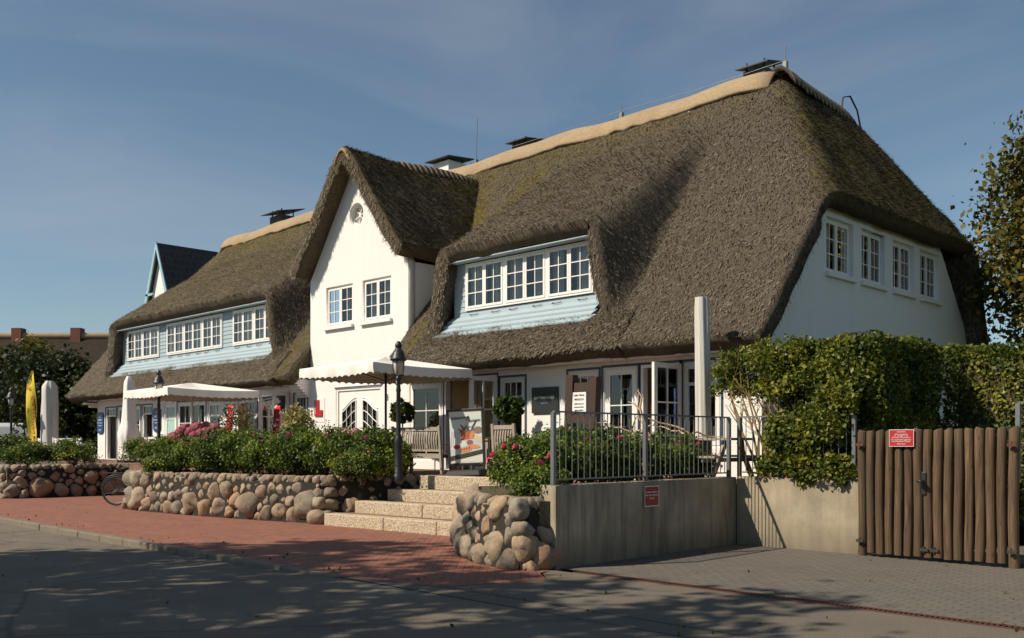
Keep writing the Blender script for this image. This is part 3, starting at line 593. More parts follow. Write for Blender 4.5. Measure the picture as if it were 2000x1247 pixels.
def window(x0, x1, z0, z1, sashes=2, cols=2, rows=3, plane=YF, end=False, trans=None, name='window', curtain=None, sill=False, pane='glass', surround=True, deep=.03, fw=.055):
    """built facing -y at local origin; turned for the end wall"""
    wdt, hgt = x1 - x0, z1 - z0; b = MB(); o = .045
    b.box(0, o, 0, .09, 0, hgt); b.box(wdt - o, wdt, 0, .09, 0, hgt); b.box(o, wdt - o, 0, .09, 0, o); b.box(o, wdt - o, 0, .09, hgt - o, hgt)
    panes = []; sw = (wdt - 2 * o) / sashes
    for i in range(sashes):
        xa = o + i * sw; panes.append(grid_frame(b, xa + .004, xa + sw - .004, o + .003, hgt - o - .003, cols, rows, fw=fw, y0=-.012, trans=trans))
    f = b.build(name, 'white', house, True)
    loc = Vector((plane, x0, z0)) if end else Vector((x0, plane, z0))
    loc += Vector((-deep, 0, 0)) if end else Vector((0, deep, 0)); f.location = loc - house.location; f.rotation_euler = (0, 0, R(90) if end else 0)
    g = MB()
    for a0, a1, c0, c1 in panes: g.poly([(a0, .009, c0), (a1, .009, c0), (a1, .009, c1), (a0, .009, c1)])
    g.build('pane', pane, f, True)
    if curtain:
        c = MB(); n = 40
        for a0, a1 in curtain:
            xs_ = np.linspace(wdt * a0, wdt * a1, n); pts = [(x, .16 + .03 * math.sin(x * 55 + a0 * 9) + .012 * math.sin(x * 131), 0) for x in xs_]
            vs = [(p[0], p[1], z) for z in (.02, hgt - .02) for p in pts]; c.add(vs, [(i, i + 1, n + i + 1, n + i) for i in range(n - 1)], True)
        c.build('curtain', 'curtain', f, True)
    if sill:
        s = MB(); s.box(-.05, wdt + .05, -deep - .09, -deep - .002, -.10, -.012); s.build('sill', 'wall' if not end else 'white', f, True)
    return f
cur2 = [(.05, .42), (.56, .95)]; cur4 = [(.04, .96)]
def split(x0, x1, n): return [(x0 + (x1 - x0) * i / n, x0 + (x1 - x0) * (i + 1) / n) for i in range(n)]
YD = 15.65
for i, (a, c) in enumerate(split(-17.22, -13.14, 3)): window(a, c, 4.88, 6.02, plane=YD, deep=-.05, curtain=[[(.04, .46), (.55, .8)], [(.06, .48), (.6, .95)], [(.04, .3), (.55, .95)]][i])
for r_, n in (((-37.0, -34.22), 2), ((-33.57, -29.42), 3), ((-28.69, -25.95), 2)):
    for i, (a, c) in enumerate(split(*r_, n)): window(a, c, 4.86, 6.01, plane=YD, deep=-.05, curtain=[cur4, cur2, [(.04, .96)]][(i + n) % 3])
window(-23.24, -21.92, 5.0, 6.14, plane=YF, deep=.06, curtain=[(.04, .4), (.56, .7), (.8, .96)], sill=True); window(-21.46, -20.17, 5.0, 6.14, plane=YF, deep=.06, curtain=[(.04, .5), (.6, .96)], sill=True)
for a, c in EW: window(a, c, 5.14, 6.28, plane=-9.08, end=True, deep=.10, sill=True, curtain=[(.06, .45), (.75, .95)])
b = MB(); b.lathe([(.33, 0), (.33, .05), (.295, .05), (.295, 0)], n=28)      # round window with star bars
for i in range(3): a = i * math.pi / 3 + .3; b.bar((-.28 * math.cos(a), -.28 * math.sin(a), .02), (.28 * math.cos(a), .28 * math.sin(a), .02), .022, .03)
b.lathe([(.05, .01), (.05, .045)], n=14)
rw = b.build('round_window', 'white', house, True); rw.location = Vector((GXC, YF + .17, 8.02)) - house.location; rw.rotation_euler = (R(90), 0, 0)
g = MB(); g.lathe([(.31, -.004), (.31, .004)], n=24); g.build('pane', 'glass', rw, True)
b = MB(); b.box(GXC - .6, GXC + .6, YF + .6, YF + .63, 7.4, 8.7); b.build('attic_panel', 'dark', house)
# dormer faces: boards, skirt, soffit
def dormer_face(r, wins, zb=4.05, zt=6.04):
    b = MB(); z = zb
    while z < zt:
        z1 = min(z + .135, zt)
        segs = []; x = r[0]
        for a, c in sorted(wins):
            if z1 > 4.89 and z < 6.0: segs.append((x, a + .01)); x = c - .01
        segs.append((x, r[1]))
        for a, c in segs:
            if c - a > .03: b.add([(a, YD - .018, z), (c, YD - .018, z), (c, YD, z1), (a, YD, z1), (a, YD + .05, z), (c, YD + .05, z), (c, YD + .05, z1), (a, YD + .05, z1)], [(0, 1, 2, 3), (0, 4, 5, 1), (2, 6, 7, 3), (0, 3, 7, 4), (1, 5, 6, 2)])
        z = z1
    b.build('dormer_boarding', 'blue', house)
    b = MB(); n = 4; L0 = (YD - .03, 4.74); L1 = (15.29, 4.25)
    for i in range(n):
        t0, t1 = i / n, (i + 1) / n; ya, za = L0[0] + (L1[0] - L0[0]) * t0, L0[1] + (L1[1] - L0[1]) * t0; yb, zb_ = L0[0] + (L1[0] - L0[0]) * t1, L0[1] + (L1[1] - L0[1]) * t1
        e0 = .12 + .42 * t0; e1 = .12 + .42 * t1; xa0, xa1 = r[0] - e0 + .1, r[1] + .05 + .10 * t0 - .12; xb0, xb1 = r[0] - e1 + .1, r[1] + .05 - .12 * t1 - .05
        b.add([(xa0, ya, za), (xa1, ya, za), (xb1, yb - .03, zb_ + .02), (xb0, yb - .03, zb_ + .02), (xb0, yb - .03, zb_ - .02), (xb1, yb - .03, zb_ - .02), (xa1, ya, za - .03), (xa0, ya, za - .03)], [(0, 1, 2, 3), (3, 2, 5, 4), (0, 3, 4, 7), (1, 6, 5, 2), (4, 5, 6, 7)])
    b.build('dormer_skirt', 'blue', house)
    b = MB(); b.box(r[0] + .02, r[1] - .02, 15.36, YD - .02, 6.05, 6.075); b.build('dormer_soffit', 'blue', house)
    for a, c in wins:
        for q in (.22, .78): b = MB(); x = a + (c - a) * q; b.tube([(x - .12, YD - .03, 4.79), (x - .12, YD - .07, 4.76), (x + .12, YD - .07, 4.76), (x + .12, YD - .03, 4.79)], .009, 5); b.build('shutter_hook', 'black', house)
dormer_face(HR, split(-17.22, -13.14, 3)); dormer_face(HL, split(-37.0, -34.22, 2) + split(-33.57, -29.42, 3) + split(-28.69, -25.95, 2))
# ground-floor windows
def navy(k, w_=.05):
    x0, x1, z0, z1 = OPEN[k]; b = MB(); b.box(x0 - w_, x1 + w_, YF - .012, YF - .001, z1, z1 + w_); b.box(x0 - w_, x0, YF - .012, YF - .001, z0, z1); b.box(x1, x1 + w_, YF - .012, YF - .001, z0, z1); b.build('navy_surround', 'navy', house)
for q in ('w1', 'd1', 'd2', 'w2', 'w3', 'open', 'oleft', 'dr', 'dl', 'odl', 'odk', 'dd'): navy(q)
W = lambda q, **k: window(*OPEN[q], **k)
W('w1', sashes=1, cols=1, rows=1, trans=.3, fw=.09); W('w2', sashes=1, cols=1, rows=1, trans=.3, fw=.08); W('w3', sashes=1, cols=1, rows=1, trans=.34, fw=.08, curtain=None)
W('big', sashes=1, cols=2, rows=3, fw=.09); W('d1', sashes=1, cols=2, rows=3, name='glazed_door', fw=.12)
W('wc', sashes=1, cols=1, rows=1, trans=.32, fw=.07); W('wt', sashes=1, cols=1, rows=1, trans=.34, fw=.07, curtain=[(.1, .9)]); W('dd', sashes=2, cols=2, rows=3, name='glazed_door', fw=.1)
W('mint', sashes=1, cols=1, rows=1, trans=.42, name='glazed_door', pane='mint', fw=.11); W('dl', sashes=2, cols=2, rows=3, name='glazed_door', fw=.1); W('dr', sashes=1, cols=1, rows=1, trans=.36, fw=.08)
def transom(q, t=.36):                           # open doorways with a three-light transom
    x0, x1, z0, z1 = OPEN[q]; b = MB(); grid_frame(b, 0, x1 - x0, z1 - z0 - t, z1 - z0, 3, 1, fw=.06); b.box(0, .07, 0, .12, 0, z1 - z0 - t); b.box(x1 - x0 - .07, x1 - x0, 0, .12, 0, z1 - z0 - t)
    f = b.build('door_frame', 'white', house, True); f.location = Vector((x0, YF + .03, z0)) - house.location
    g = MB(); g.box(.06, x1 - x0 - .06, .02, .026, z1 - z0 - t + .06, z1 - z0 - .06); g.build('pane', 'glass', f, True)
transom('odk'); transom('odl')
for q in ('d2', 'open', 'oleft'):
    x0, x1, z0, z1 = OPEN[q]; b = MB(); b.box(x0, x0 + .06, YF - .01, YF + .14, z0, z1); b.box(x1 - .06, x1, YF - .01, YF + .14, z0, z1); b.box(x0 + .06, x1 - .06, YF - .01, YF + .14, z1 - .06, z1); b.build('door_frame', 'white', house)
b = MB(); b.box(-11.79, -11.28, YF + .15, YF + .20, .99, 3.18); ib = b.build('inner_door', 'browndoor', house)
b = MB(); b.box(-11.72, -11.33, YF + .142, YF + .149, 2.05, 3.05); b.build('door_glass', 'dark', ib)
def open_leaf(xh, width, cols, rows, ang, fw=.10, z0=1.0, h=2.2, label=None):
    """a glazed leaf swung out of the front wall, hinged at xh"""
    b = MB(); r_ = grid_frame(b, 0, width, 0, h, cols, rows, fw=fw, mw=.03, y0=-.03, d=.06); f = b.build('open_door', 'white', house, True)
    f.location = Vector((xh, YF - .03, z0)) - house.location; f.rotation_euler = (0, 0, ang)
    g = MB(); g.box(r_[0], r_[1], -.004, .004, r_[2], r_[3]); g.build('pane', 'glass', f, True)
    hd = MB(); hd.box(width - .06, width - .035, -.075, -.031, 1.0, 1.18); hd.tube([(width - .048, -.08, 1.13), (width - .15, -.08, 1.13)], .011, 6); hd.build('handle', 'black', f, True); return f
open_leaf(-10.86, .86, 2, 3, R(-92)); open_leaf(-16.08, .80, 2, 3, R(-96)); open_leaf(-25.2, .95, 2, 3, R(-100))
# arched double door
x0, x1, z0, z1 = OPEN['arch']; b = MB(); xm = (x0 + x1) / 2; AY = YF + .08
ad = MB(); ad.box(x0, x0 + .08, YF + .02, YF + .14, z0, z1); ad.box(x1 - .08, x1, YF + .02, YF + .14, z0, z1); ad.box(x0 + .08, x1 - .08, YF + .02, YF + .14, z1 - .08, z1); adf = ad.build('door_frame', 'white', house)
for sgn in (-1, 1):
    xa, xb = (x0 + .085, xm - .004) if sgn < 0 else (xm + .004, x1 - .085); wl = xb - xa
    zt = lambda t: 2.5 + .34 * (.5 - .5 * math.cos(math.pi * min(1, max(0, ((t if sgn < 0 else 1 - t) - .05) / .8))))
    ts = np.linspace(.16, .84, 14); hole = [(xa + wl * t, zt(t)) for t in ts]; zb = lambda t: 1.78 - .22 * math.cos(math.pi * (t if sgn < 0 else 1 - t)) ; hole = hole + [(xa + wl * t, zb(t)) for t in ts[::-1]]
    lf = flat('door_leaf', rect(xa, xb, z0 + .01, z1 - .085), [hole], .05, 'white', house, toF(AY))
    g = MB(); g.box(xa + wl * .14, xb - wl * .14, AY - .004, AY + .004, 1.5, 2.86); g.build('pane', 'glass', lf)
    m = MB()
    for j in range(4):
        fz = j / 3; m.tube([(xa + wl * t, AY - .03, zb(t) * (1 - fz) + zt(t) * fz) for t in ts], .022 if j in (0, 3) else .014, 6)
    for t in (.16, .385, .615, .84): m.tube([(xa + wl * t, AY - .03, zb(t)), (xa + wl * t, AY - .03, zt(t))], .022 if t in (.16, .84) else .012, 6)
    m.tube([(xa + wl * t, AY - .035, zt(t) + .07) for t in ts], .02, 6); m.build('glazing_bar', 'white', lf)
b = MB(); b.box(x0 - .04, x1 + .04, YF - .02, YF - .001, z1, z1 + .03); b.build('door_head', 'navy', house)
no = lettering('3', .24, (-20.33, YF - .012, 2.86), (R(90), 0, 0), 'black', house, name='house_number')
# chimneys and roof fittings
def chimney(x, y, z, sx, sy, h, cap, tilt, mat='wall'):
    b = MB(); b.box(x - sx / 2, x + sx / 2, y - sy / 2, y + sy / 2, z, z + h); c = b.build('chimney', mat, house)
    d = MB(); d.add([(x - cap, y - cap, z + h + .04), (x + cap, y - cap, z + h + .04), (x + cap, y + cap, z + h + .04 + tilt), (x - cap, y + cap, z + h + .04 + tilt), (x - cap, y - cap, z + h + .07), (x + cap, y - cap, z + h + .07), (x + cap, y + cap, z + h + .07 + tilt), (x - cap, y + cap, z + h + .07 + tilt)], [(0, 1, 2, 3), (4, 5, 6, 7), (0, 1, 5, 4), (1, 2, 6, 5), (2, 3, 7, 6), (3, 0, 4, 7)])
    for i in (-1, 1):
        for j in (-1, 1): d.box(x + i * sx * .4 - .02, x + i * sx * .4 + .02, y + j * sy * .4 - .02, y + j * sy * .4 + .02, z + h, z + h + .12 + tilt * .5)
    d.build('chimney_cowl', 'darkmetal', c)
chimney(-12.55, 21.5, 9.9, .62, .62, 1.18, .46, .22, 'darkmetal'); chimney(-25.0, 21.9, 9.4, .8, .8, 2.02, .62, .12); chimney(-21.0, 21.6, 9.6, .6, .6, 1.52, .46, .14, 'darkmetal'); chimney(-35.1, 21.4, 9.6, .9, .7, 1.58, .66, .3, 'darkmetal')
def rod(x, y, z0, z1, lean=0): b = MB(); b.tube([(x, y, z0), (x + lean, y, z1)], .014, 5); b.box(x - .05, x + .05, y - .05, y + .05, z0 - .05, z0 + .14); b.build('lightning_rod', 'metal', house)
rod(-22.6, 20.95, 10.73, 12.2, .05); rod(-31.0, 20.95, 10.73, 11.9, -.05); rod(-16.6, 20.95, 10.78, 11.15); rod(-11.55, 20.95, 10.78, 11.3)
b = MB(); b.tube([(-11.55, 23.85, 10.2), (-11.5, 23.9, 10.8), (-11.4, 24.1, 10.85), (-11.3, 24.3, 10.5), (-11.2, 24.6, 9.4)], .025, 6); b.tube([(-11.5, 24.0, 10.2), (-11.45, 24.1, 10.42), (-11.35, 24.3, 10.2), (-11.25, 24.5, 9.6)], .02, 6); b.build('vent_pipe', 'darkmetal', house)
b = MB(); b.tube([(-22.6, 20.9, 11.0), (-21, 20.9, 10.9), (-19, 20.9, 10.9), (-16.6, 20.9, 10.95), (-14, 20.9, 10.88), (-11.6, 20.9, 10.92)], .008, 4); b.build('lightning_cable', 'metal', house)
# ================================================================ boulder walls
def clip_poly(poly, a, b_, c):                 # keep a*x + b*y <= c
    out = []
    for i in range(len(poly)):
        p, q = poly[i], poly[(i + 1) % len(poly)]; fp = a * p[0] + b_ * p[1] - c; fq = a * q[0] + b_ * q[1] - c
        if fp <= 0: out.append(p)
        if fp * fq < 0: t = fp / (fp - fq); out.append((p[0] + (q[0] - p[0]) * t, p[1] + (q[1] - p[1]) * t))
    return out
def boulder_wall(name, path, height, label, seed, dens=1.0, lean=.12, batter=.16, big=.34, small=.135, core=True, hfun=None, shrink=1.05):
    rs = random.Random(seed); P = [Vector((*p, 0)) for p in path]; seg = [(P[i + 1] - P[i]).length for i in range(len(P) - 1)]; Ltot = sum(seg)
    def at(s):
        s = max(0, min(Ltot - 1e-6, s)); i = 0
        while s > seg[i]: s -= seg[i]; i += 1
        t = (P[i + 1] - P[i]).normalized(); return P[i] + t * s, Vector((t.y, -t.x, 0))
    hh = hfun or (lambda s: height)
    # sites with radii that shrink upward
    sites = []; tries = 0
    while tries < 24000:
        tries += 1; s = rs.uniform(-.05, Ltot + .05); z = rs.uniform(.02, hh(s) - .04); f = z / hh(s)
        r = (big * (1 - f) + small * f) * rs.choice((.55, .75, 1, 1.3)) / dens * (1 if tries < 6000 else .62)
        if f < .3: z = r * rs.uniform(.65, .9)
        if all(((s - a) / 1.0) ** 2 + ((z - b_) * 1.05) ** 2 > (.86 * (r + q)) ** 2 for a, b_, q in sites): sites.append((s, z, r))
    t = thing(name, (P[0].x, P[0].y, 0), label, 'stone wall')
    if core:
        b = MB(); n = max(8, int(Ltot / .25)); up = []; lo = []
        for i in range(n + 1):
            s = Ltot * i / n; p, no_ = at(s); h = hh(s) - .10; lo.append((p + no_ * -.03, p + no_ * -.42)); up.append((p + no_ * (-.05 - batter * .7), p + no_ * -.5, h))
        for i in range(n):
            a, c = lo[i], lo[i + 1]; u, v = up[i], up[i + 1]; Z = lambda q, z: (q.x, q.y, z)
            b.add([Z(a[0], -.1), Z(c[0], -.1), Z(v[0], v[2]), Z(u[0], u[2]), Z(a[1], -.1), Z(c[1], -.1), Z(v[1], v[2]), Z(u[1], u[2])], [(0, 1, 2, 3), (3, 2, 6, 7), (5, 4, 7, 6)])
        b.build('wall_core', 'crevice', t)
    cells = []
    for i, (s, z, r) in enumerate(sites):
        R_ = r * 1.9; poly = [(s + R_ * math.cos(a), z + R_ * math.sin(a)) for a in np.linspace(0, 2 * math.pi, 13)[:-1]]
        for j, (a, c, q) in enumerate(sites):
            if i == j: continue
            dx, dz = a - s, c - z; d2 = dx * dx + dz * dz
            if d2 > 2.2: continue
            d = math.sqrt(d2); k = (d2 + r * r - q * q) / (2 * d); poly = clip_poly(poly, dx / d, dz / d, k + (dx * s + dz * z) / d)
            if len(poly) < 3: break
        poly = clip_poly(poly, 0, -1, .02); poly = clip_poly(poly, 0, 1, hh(s) + .03)
        if len(poly) >= 3: cells.append((s, z, r, poly))
    cells.sort(key=lambda c: -c[2]); rest = MB()
    for ci, (s, z, r, poly) in enumerate(cells):
        cx = sum(p[0] for p in poly) / len(poly); cz = sum(p[1] for p in poly) / len(poly); na = 18; rad = []
        for k in range(na):                      # radial extent of the cell
            an = 2 * math.pi * k / na; dx, dz = math.cos(an), math.sin(an); best = 9
            for i in range(len(poly)):
                p, q = poly[i], poly[(i + 1) % len(poly)]; ex, ez = q[0] - p[0], q[1] - p[1]; den = dx * ez - dz * ex
                if abs(den) > 1e-9:
                    u = ((p[0] - cx) * ez - (p[1] - cz) * ex) / den; v = ((p[0] - cx) * dz - (p[1] - cz) * dx) / den
                    if u > 0 and -1e-6 <= v <= 1 + 1e-6: best = min(best, u)
            rad.append(best if best < 9 else r)
        rad = [(rad[k - 1] + 2.2 * rad[k] + rad[(k + 1) % na]) / 4.2 for k in range(na)]
        mr = sum(rad) / na; rad = [min(x, 1.5 * mr) * shrink for x in rad]; p0, no_ = at(cx); tdir = Vector((-no_.y, no_.x, 0)); dp = min(.30, mr * rs.uniform(.75, 1.0)); o3 = Vector((rs.uniform(0, 50), rs.uniform(0, 50), 0))
        facets = [(Vector((rs.uniform(-1, 1), rs.uniform(.1, 1), rs.uniform(-1, 1))).normalized(), mr * rs.uniform(.74, 1.0)) for _ in range(6)]; prof = [(1.0, -.55), (1.0, -.05), (.995, .26), (.96, .50), (.86, .73), (.66, .89), (.37, .97), (0, 1.0)]; vs = []; fs = []
        hz = cz / max(.3, hh(cx)); base = p0 - no_ * (batter * hz + .10); base = base + Vector((0, 0, cz)); tilt = rs.uniform(-.25, .25), rs.uniform(-.25, .25)
        for fr_, dd in prof[:-1]:
            for k in range(na):
                an = 2 * math.pi * k / na; x = rad[k] * fr_ * math.cos(an); zz = rad[k] * fr_ * math.sin(an); y = dp * dd + (x * tilt[0] + zz * tilt[1]) * (dd > .2)
                q = Vector((x, y, zz)); q += q.normalized() * mr * (.24 * mnoise.noise(q * (1.3 / mr) + o3) - .14 * abs(mnoise.noise(q * (2.2 / mr) + o3)) + .07 * mnoise.noise(q * (4.5 / mr) + o3)) * (dd > 0)
                for fn_, fd_ in facets:
                    ex = q.dot(fn_) - fd_
                    if ex > 0: q -= fn_ * ex * .8
                vs.append(base + tdir * q.x + no_ * q.y + Vector((0, 0, q.z)))
        for i in range(len(prof) - 2):
            for k in range(na): fs.append((i * na + k, i * na + (k + 1) % na, (i + 1) * na + (k + 1) % na, (i + 1) * na + k))
        vs.append(base + no_ * dp * (1 + .05 * rs.uniform(-1, 1))); c = len(vs) - 1; l = (len(prof) - 2) * na
        fs += [(l + k, l + (k + 1) % na, c) for k in range(na)]; m = MB() if ci < 97 else rest; m.add(vs, fs, True)
        if ci < 97: m.build('boulder', 'boulder', t)
    if rest.v: rest.build('small_boulders', 'boulder', t)['kind'] = 'stuff'
    return t
boulder_wall('boulder_wall', [(-42, 9.0), (-33.5, 8.85), (-30.4, 9.0), (-30.0, 9.4), (-29.85, 12.4)], .96, 'boulder wall with rose bed farthest left along the red pavement', 3, 1.0)
boulder_wall('boulder_wall', [(-23.2, 12.2), (-23.75, 10.4), (-23.45, 9.75), (-22.4, 9.75), (-20.2, 9.98), (-18.0, 10.35), (-16.25, 10.8)], .93, 'long middle boulder wall between the parked bicycle and the stone steps', 5, 1.0)
boulder_wall('boulder_wall', [(-16.2, 10.75), (-15.9, 11.5), (-15.45, 12.2), (-15.2, 12.9)], .95, 'short boulder wall climbing beside the left edge of the stone steps', 8, 1.15, big=.22, small=.12)
boulder_wall('boulder_wall', [(-12.35, 11.1), (-11.3, 10.1), (-10.35, 9.20), (-9.6, 8.78), (-8.75, 8.6), (-8.40, 8.72), (-8.36, 9.1)], .90, 'rounded boulder pier at the corner of the concrete retaining wall', 31, .95, big=.29, small=.15, shrink=1.03)
b = MB(); b.poly([(-30.2, 12.5, .004), (-23.4, 10.2, .004), (-23.4, 13, .004), (-30.2, 13, .004)])
# steps ----------------------------------------------------------------
st = thing('stone_steps', (-14, 11, 0), 'four broad exposed aggregate steps with red brick treads between boulder walls', 'steps')
tops = [.235, .47, .70, .97]; yL = [10.72, 11.32, 11.92, 12.52]; xl = [-16.05, -15.85, -15.55, -15.25]; ang = R(5)
for i in range(4):
    zb_ = -.05; xa, xb = xl[i], -11.9; ca, sa = math.cos(ang), math.sin(ang); b = MB(); n = 3
    def pt(x, y): return (xa + (x - xa) * ca - (y - yL[i]) * sa, yL[i] + (x - xa) * sa + (y - yL[i]) * ca)
    cuts = [xa, xa + 1.75 + .2 * i, xa + 3.15, xb]
    for j in range(3):
        q = [pt(cuts[j] + .006, yL[i]), pt(cuts[j + 1] - .006, yL[i]), pt(cuts[j + 1] - .006, yL[i] + .30), pt(cuts[j] + .006, yL[i] + .30)]
        b.prism([(x, y, zb_) for x, y in q], (0, 0, tops[i] - zb_))
    s_ = b.build('step', 'aggregate', st, bevel=.02)
    b = MB(); q = [pt(xa, yL[i] + .302), pt(xb, yL[i] + .302), pt(xb, yL[i] + .95), pt(xa, yL[i] + .95)]; b.prism([(x, y, zb_) for x, y in q], (0, 0, tops[i] - .006 - zb_)); b.build('brick_tread', 'terrace', s_)
# concrete walls ---------------------------------------------------------
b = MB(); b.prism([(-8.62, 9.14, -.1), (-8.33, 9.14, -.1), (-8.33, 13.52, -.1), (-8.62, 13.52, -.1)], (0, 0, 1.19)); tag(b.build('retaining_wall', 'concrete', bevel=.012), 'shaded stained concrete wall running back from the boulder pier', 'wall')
b = MB(); b.prism([(-8.318, 13.50, -.1), (-6.24, 13.50, -.1), (-6.24, 13.78, -.1), (-8.318, 13.78, -.1)], (0, 0, 1.20)); tag(b.build('retaining_wall', 'concrete_faint_streaks', bevel=.012), 'sunlit concrete wall under the hedge left of the log gate', 'wall')
b = MB(); b.prism([(-4.05, 13.62, -.1), (4, 13.62, -.1), (4, 13.9, -.1), (-4.05, 13.9, -.1)], (0, 0, 1.22)); tag(b.build('retaining_wall', 'aggregate', bevel=.012), 'pebbly concrete wall at the right edge beyond the log gate', 'wall')
def railing(p0, p1, z0, z1, nb, posts, label, loc=None):
    t = thing('metal_railing', (p0[0], p0[1], z0), label, 'railing', 'galvanised terrace railings'); p0, p1 = Vector((*p0, 0)), Vector((*p1, 0)); d = (p1 - p0)
    b = MB(); b.bar(p0 + Vector((0, 0, z1)), p1 + Vector((0, 0, z1)), .045, .022); b.build('top_rail', 'metal', t)
    b = MB(); b.bar(p0 + Vector((0, 0, z0 + .08)), p1 + Vector((0, 0, z0 + .08)), .035, .02); b.build('bottom_rail', 'metal', t)
    for f in posts: b = MB(); q = p0 + d * f; b.box(q.x - .028, q.x + .028, q.y - .028, q.y + .028, z0 - .12, z1 - .012); b.build('post', 'metal', t)
    for i in range(1, nb):
        f = i / nb
        if any(abs(f - g) * d.length < .07 for g in posts): continue
        q = p0 + d * f; b = MB(); b.tube([(q.x, q.y, z0 + .09), (q.x, q.y, z1 - .012)], .0072, 6, False); b.build('bar', 'metal', t)
railing((-8.40, 9.17), (-8.40, 13.40), 1.08, 2.06, 34, (0, .47, 1), 'grey railing on the shaded concrete wall in front of the roses')
railing((-8.30, 13.56), (-6.35, 13.56), 1.09, 2.07, 16, (0, 1), 'grey railing half swallowed by the tall hedge')
railing((-4.25, 14.05), (2.2, 14.05), 1.26, 2.20, 22, (0, .5, 1), 'grey railing at the right edge beside the log gate')
# log gate ---------------------------------------------------------------
gt = thing('log_gate', (-5.2, 13.45, 0), 'double gate of upright round brown logs between concrete walls', 'gate')
gx0, gx1 = -6.17, -4.12; n = 16
for i in range(n):
    x = gx0 + (gx1 - gx0) * i / (n - 1); post = i in (0, n - 1); r = .063 + random.uniform(-.004, .004); b = MB(); zb_ = -.02 if post else .05 + random.uniform(-.01, .01); zt_ = 1.83 + .02 * i / n + random.uniform(-.008, .006)
    y = 13.42 + (.03 if post else 0); pts = [(x + .008 * math.sin(z * 3 + i), y, z) for z in np.linspace(zb_, zt_ - .02, 7)] + [(x, y, zt_)]
    b.tube(pts, [r * (1 + .03 * math.sin(3 * q + i)) for q in range(7)] + [r * .84], 12); b.build('gate_post' if post else 'log', 'log', gt)
b = MB(); b.box(gx0 + .06, gx1 - .06, 13.50, 13.56, 1.45, 1.57); b.box(gx0 + .06, gx1 - .06, 13.50, 13.56, .28, .40); b.build('ledger', 'log', gt)
hx = gx0 + (gx1 - gx0) * 6.75 / 15; b = MB(); b.box(hx - .03, hx + .03, 13.340, 13.352, .93, 1.24); b.tube([(hx, 13.345, 1.12), (hx, 13.29, 1.12)], .012, 8); b.lathe([(.045, -.015), (.05, .01), (.03, .03)], (hx - .02, 13.28, 1.11), 12); b.build('handle', 'black', gt, bevel=.004)
for x, z in ((gx0, .22), (gx1, .22), (gx0, 1.62), (gx1, 1.62), (hx - .0, .16), (hx + .14, .16)):
    b = MB(); b.box(x - .05, x + .06, 13.335, 13.352, z - .02, z + .02); b.tube([(x, 13.345, z - .04), (x, 13.345, z + .05)], .014, 6); b.build('hinge', 'rust' if z > 1 else 'darkmetal', gt)
# small signs --------------------------------------------------------------
t = thing('warning_sign', (-5.55, 13.33, 1.72), 'bright red notice with white writing screwed to the log gate', 'sign'); b = MB(); b.box(-5.725, -5.375, 13.325, 13.34, 1.595, 1.835); b.build('panel', 'red', t, bevel=.004)
b = MB()
for a in (rect(-5.725, -5.375, 1.829, 1.835), rect(-5.725, -5.375, 1.595, 1.60), rect(-5.725, -5.72, 1.60, 1.829), rect(-5.38, -5.375, 1.60, 1.829)): b.poly([(x, 13.3245, z) for x, z in a])
b.build('border', 'signwhite', t)
for tx, z in (('Liebe Gäste,', 1.803), ('bitte entsorgen Sie', 1.768), ('Ihr „Alt-Glas“ in den', 1.745), ('öffentlichen Glascontainern.', 1.722), ('Der nächste steht gegenüber', 1.69), ('vom Friesensaal in Keitum.', 1.667), ('Vielen Dank', 1.632)): lettering(tx, .024, (-5.55, 13.3235, z), (R(90), 0, 0), 'signwhite', t)
t = thing('warning_sign', (-8.32, 11.25, .94), 'dark red notice with pale rounded border on the shaded concrete wall', 'sign'); b = MB(); b.box(-8.329, -8.315, 11.08, 11.42, .80, 1.06); b = MB(); b.box(-8.329, -8.315, 11.03, 11.38, .72, 1.02); b.build('panel', 'darkred', t, bevel=.005)
b = MB()
for a in (rect(11.03, 11.38, 1.008, 1.02), rect(11.03, 11.38, .72, .732), rect(11.03, 11.042, .732, 1.008), rect(11.368, 11.38, .732, 1.008)): b.poly([(-8.3145, y, z) for y, z in a])
b.build('border', 'signwhite', t)
for tx, z in (('Ausfahrt freihalten!', .93), ('Bitte keine Fahrräder', .885), ('abstellen', .84)): lettering(tx, .036, (-8.3135, 11.205, z), (R(90), 0, R(90)), 'signwhite', t)
def wall_board(name, x0, x1, z0, z1, mat, label, lines, lm='signwhite', y=YF - .05, curve=False):
    t = thing(name, ((x0 + x1) / 2, y, z0), label, 'sign'); 
    if curve:
        w_ = (x1 - x0) / 2; cx = (x0 + x1) / 2; out = [(x0 + .0, z0 + .12), (x0 + .10, z0 + .02), (x0 + .16, z0), (x1 - .16, z0), (x1 - .10, z0 + .02), (x1, z0 + .12), (x1, z1 - .10), (x1 - .1, z1), (x0 + .1, z1), (x0, z1 - .10)]
        b = MB(); b.prism([(x, y, z) for x, z in out], (0, .03, 0)); b.build('panel', mat, t)
    else: b = MB(); b.box(x0, x1, y, y + .035, z0, z1); b.build('panel', mat, t, bevel=.004)
    for tx, sz, z, *r in lines: lettering(tx, sz, ((x0 + x1) / 2, y - .004, z), (R(90), 0, 0), r[0] if r else lm, t)
    return t
wall_board('shop_sign', -14.92, -14.12, 2.32, 2.90, 'slate', 'dark slate shop sign lettered in small capitals on the white wall', [('KAPTENHUEBER', .085, 2.66), ('Keitum · Sylt', .04, 2.54, 'teal')])
wall_board('shop_sign', -39.9, -39.28, 2.02, 2.90, 'bluesign', 'narrow blue sign at the far left corner of the house', [('♆', .18, 2.72), ('KEITUM', .10, 2.58), ('Mode · Wohnen', .07, 2.46), ('Accessoires', .07, 2.36), ('SYLT', .12, 2.16)], curve=True)
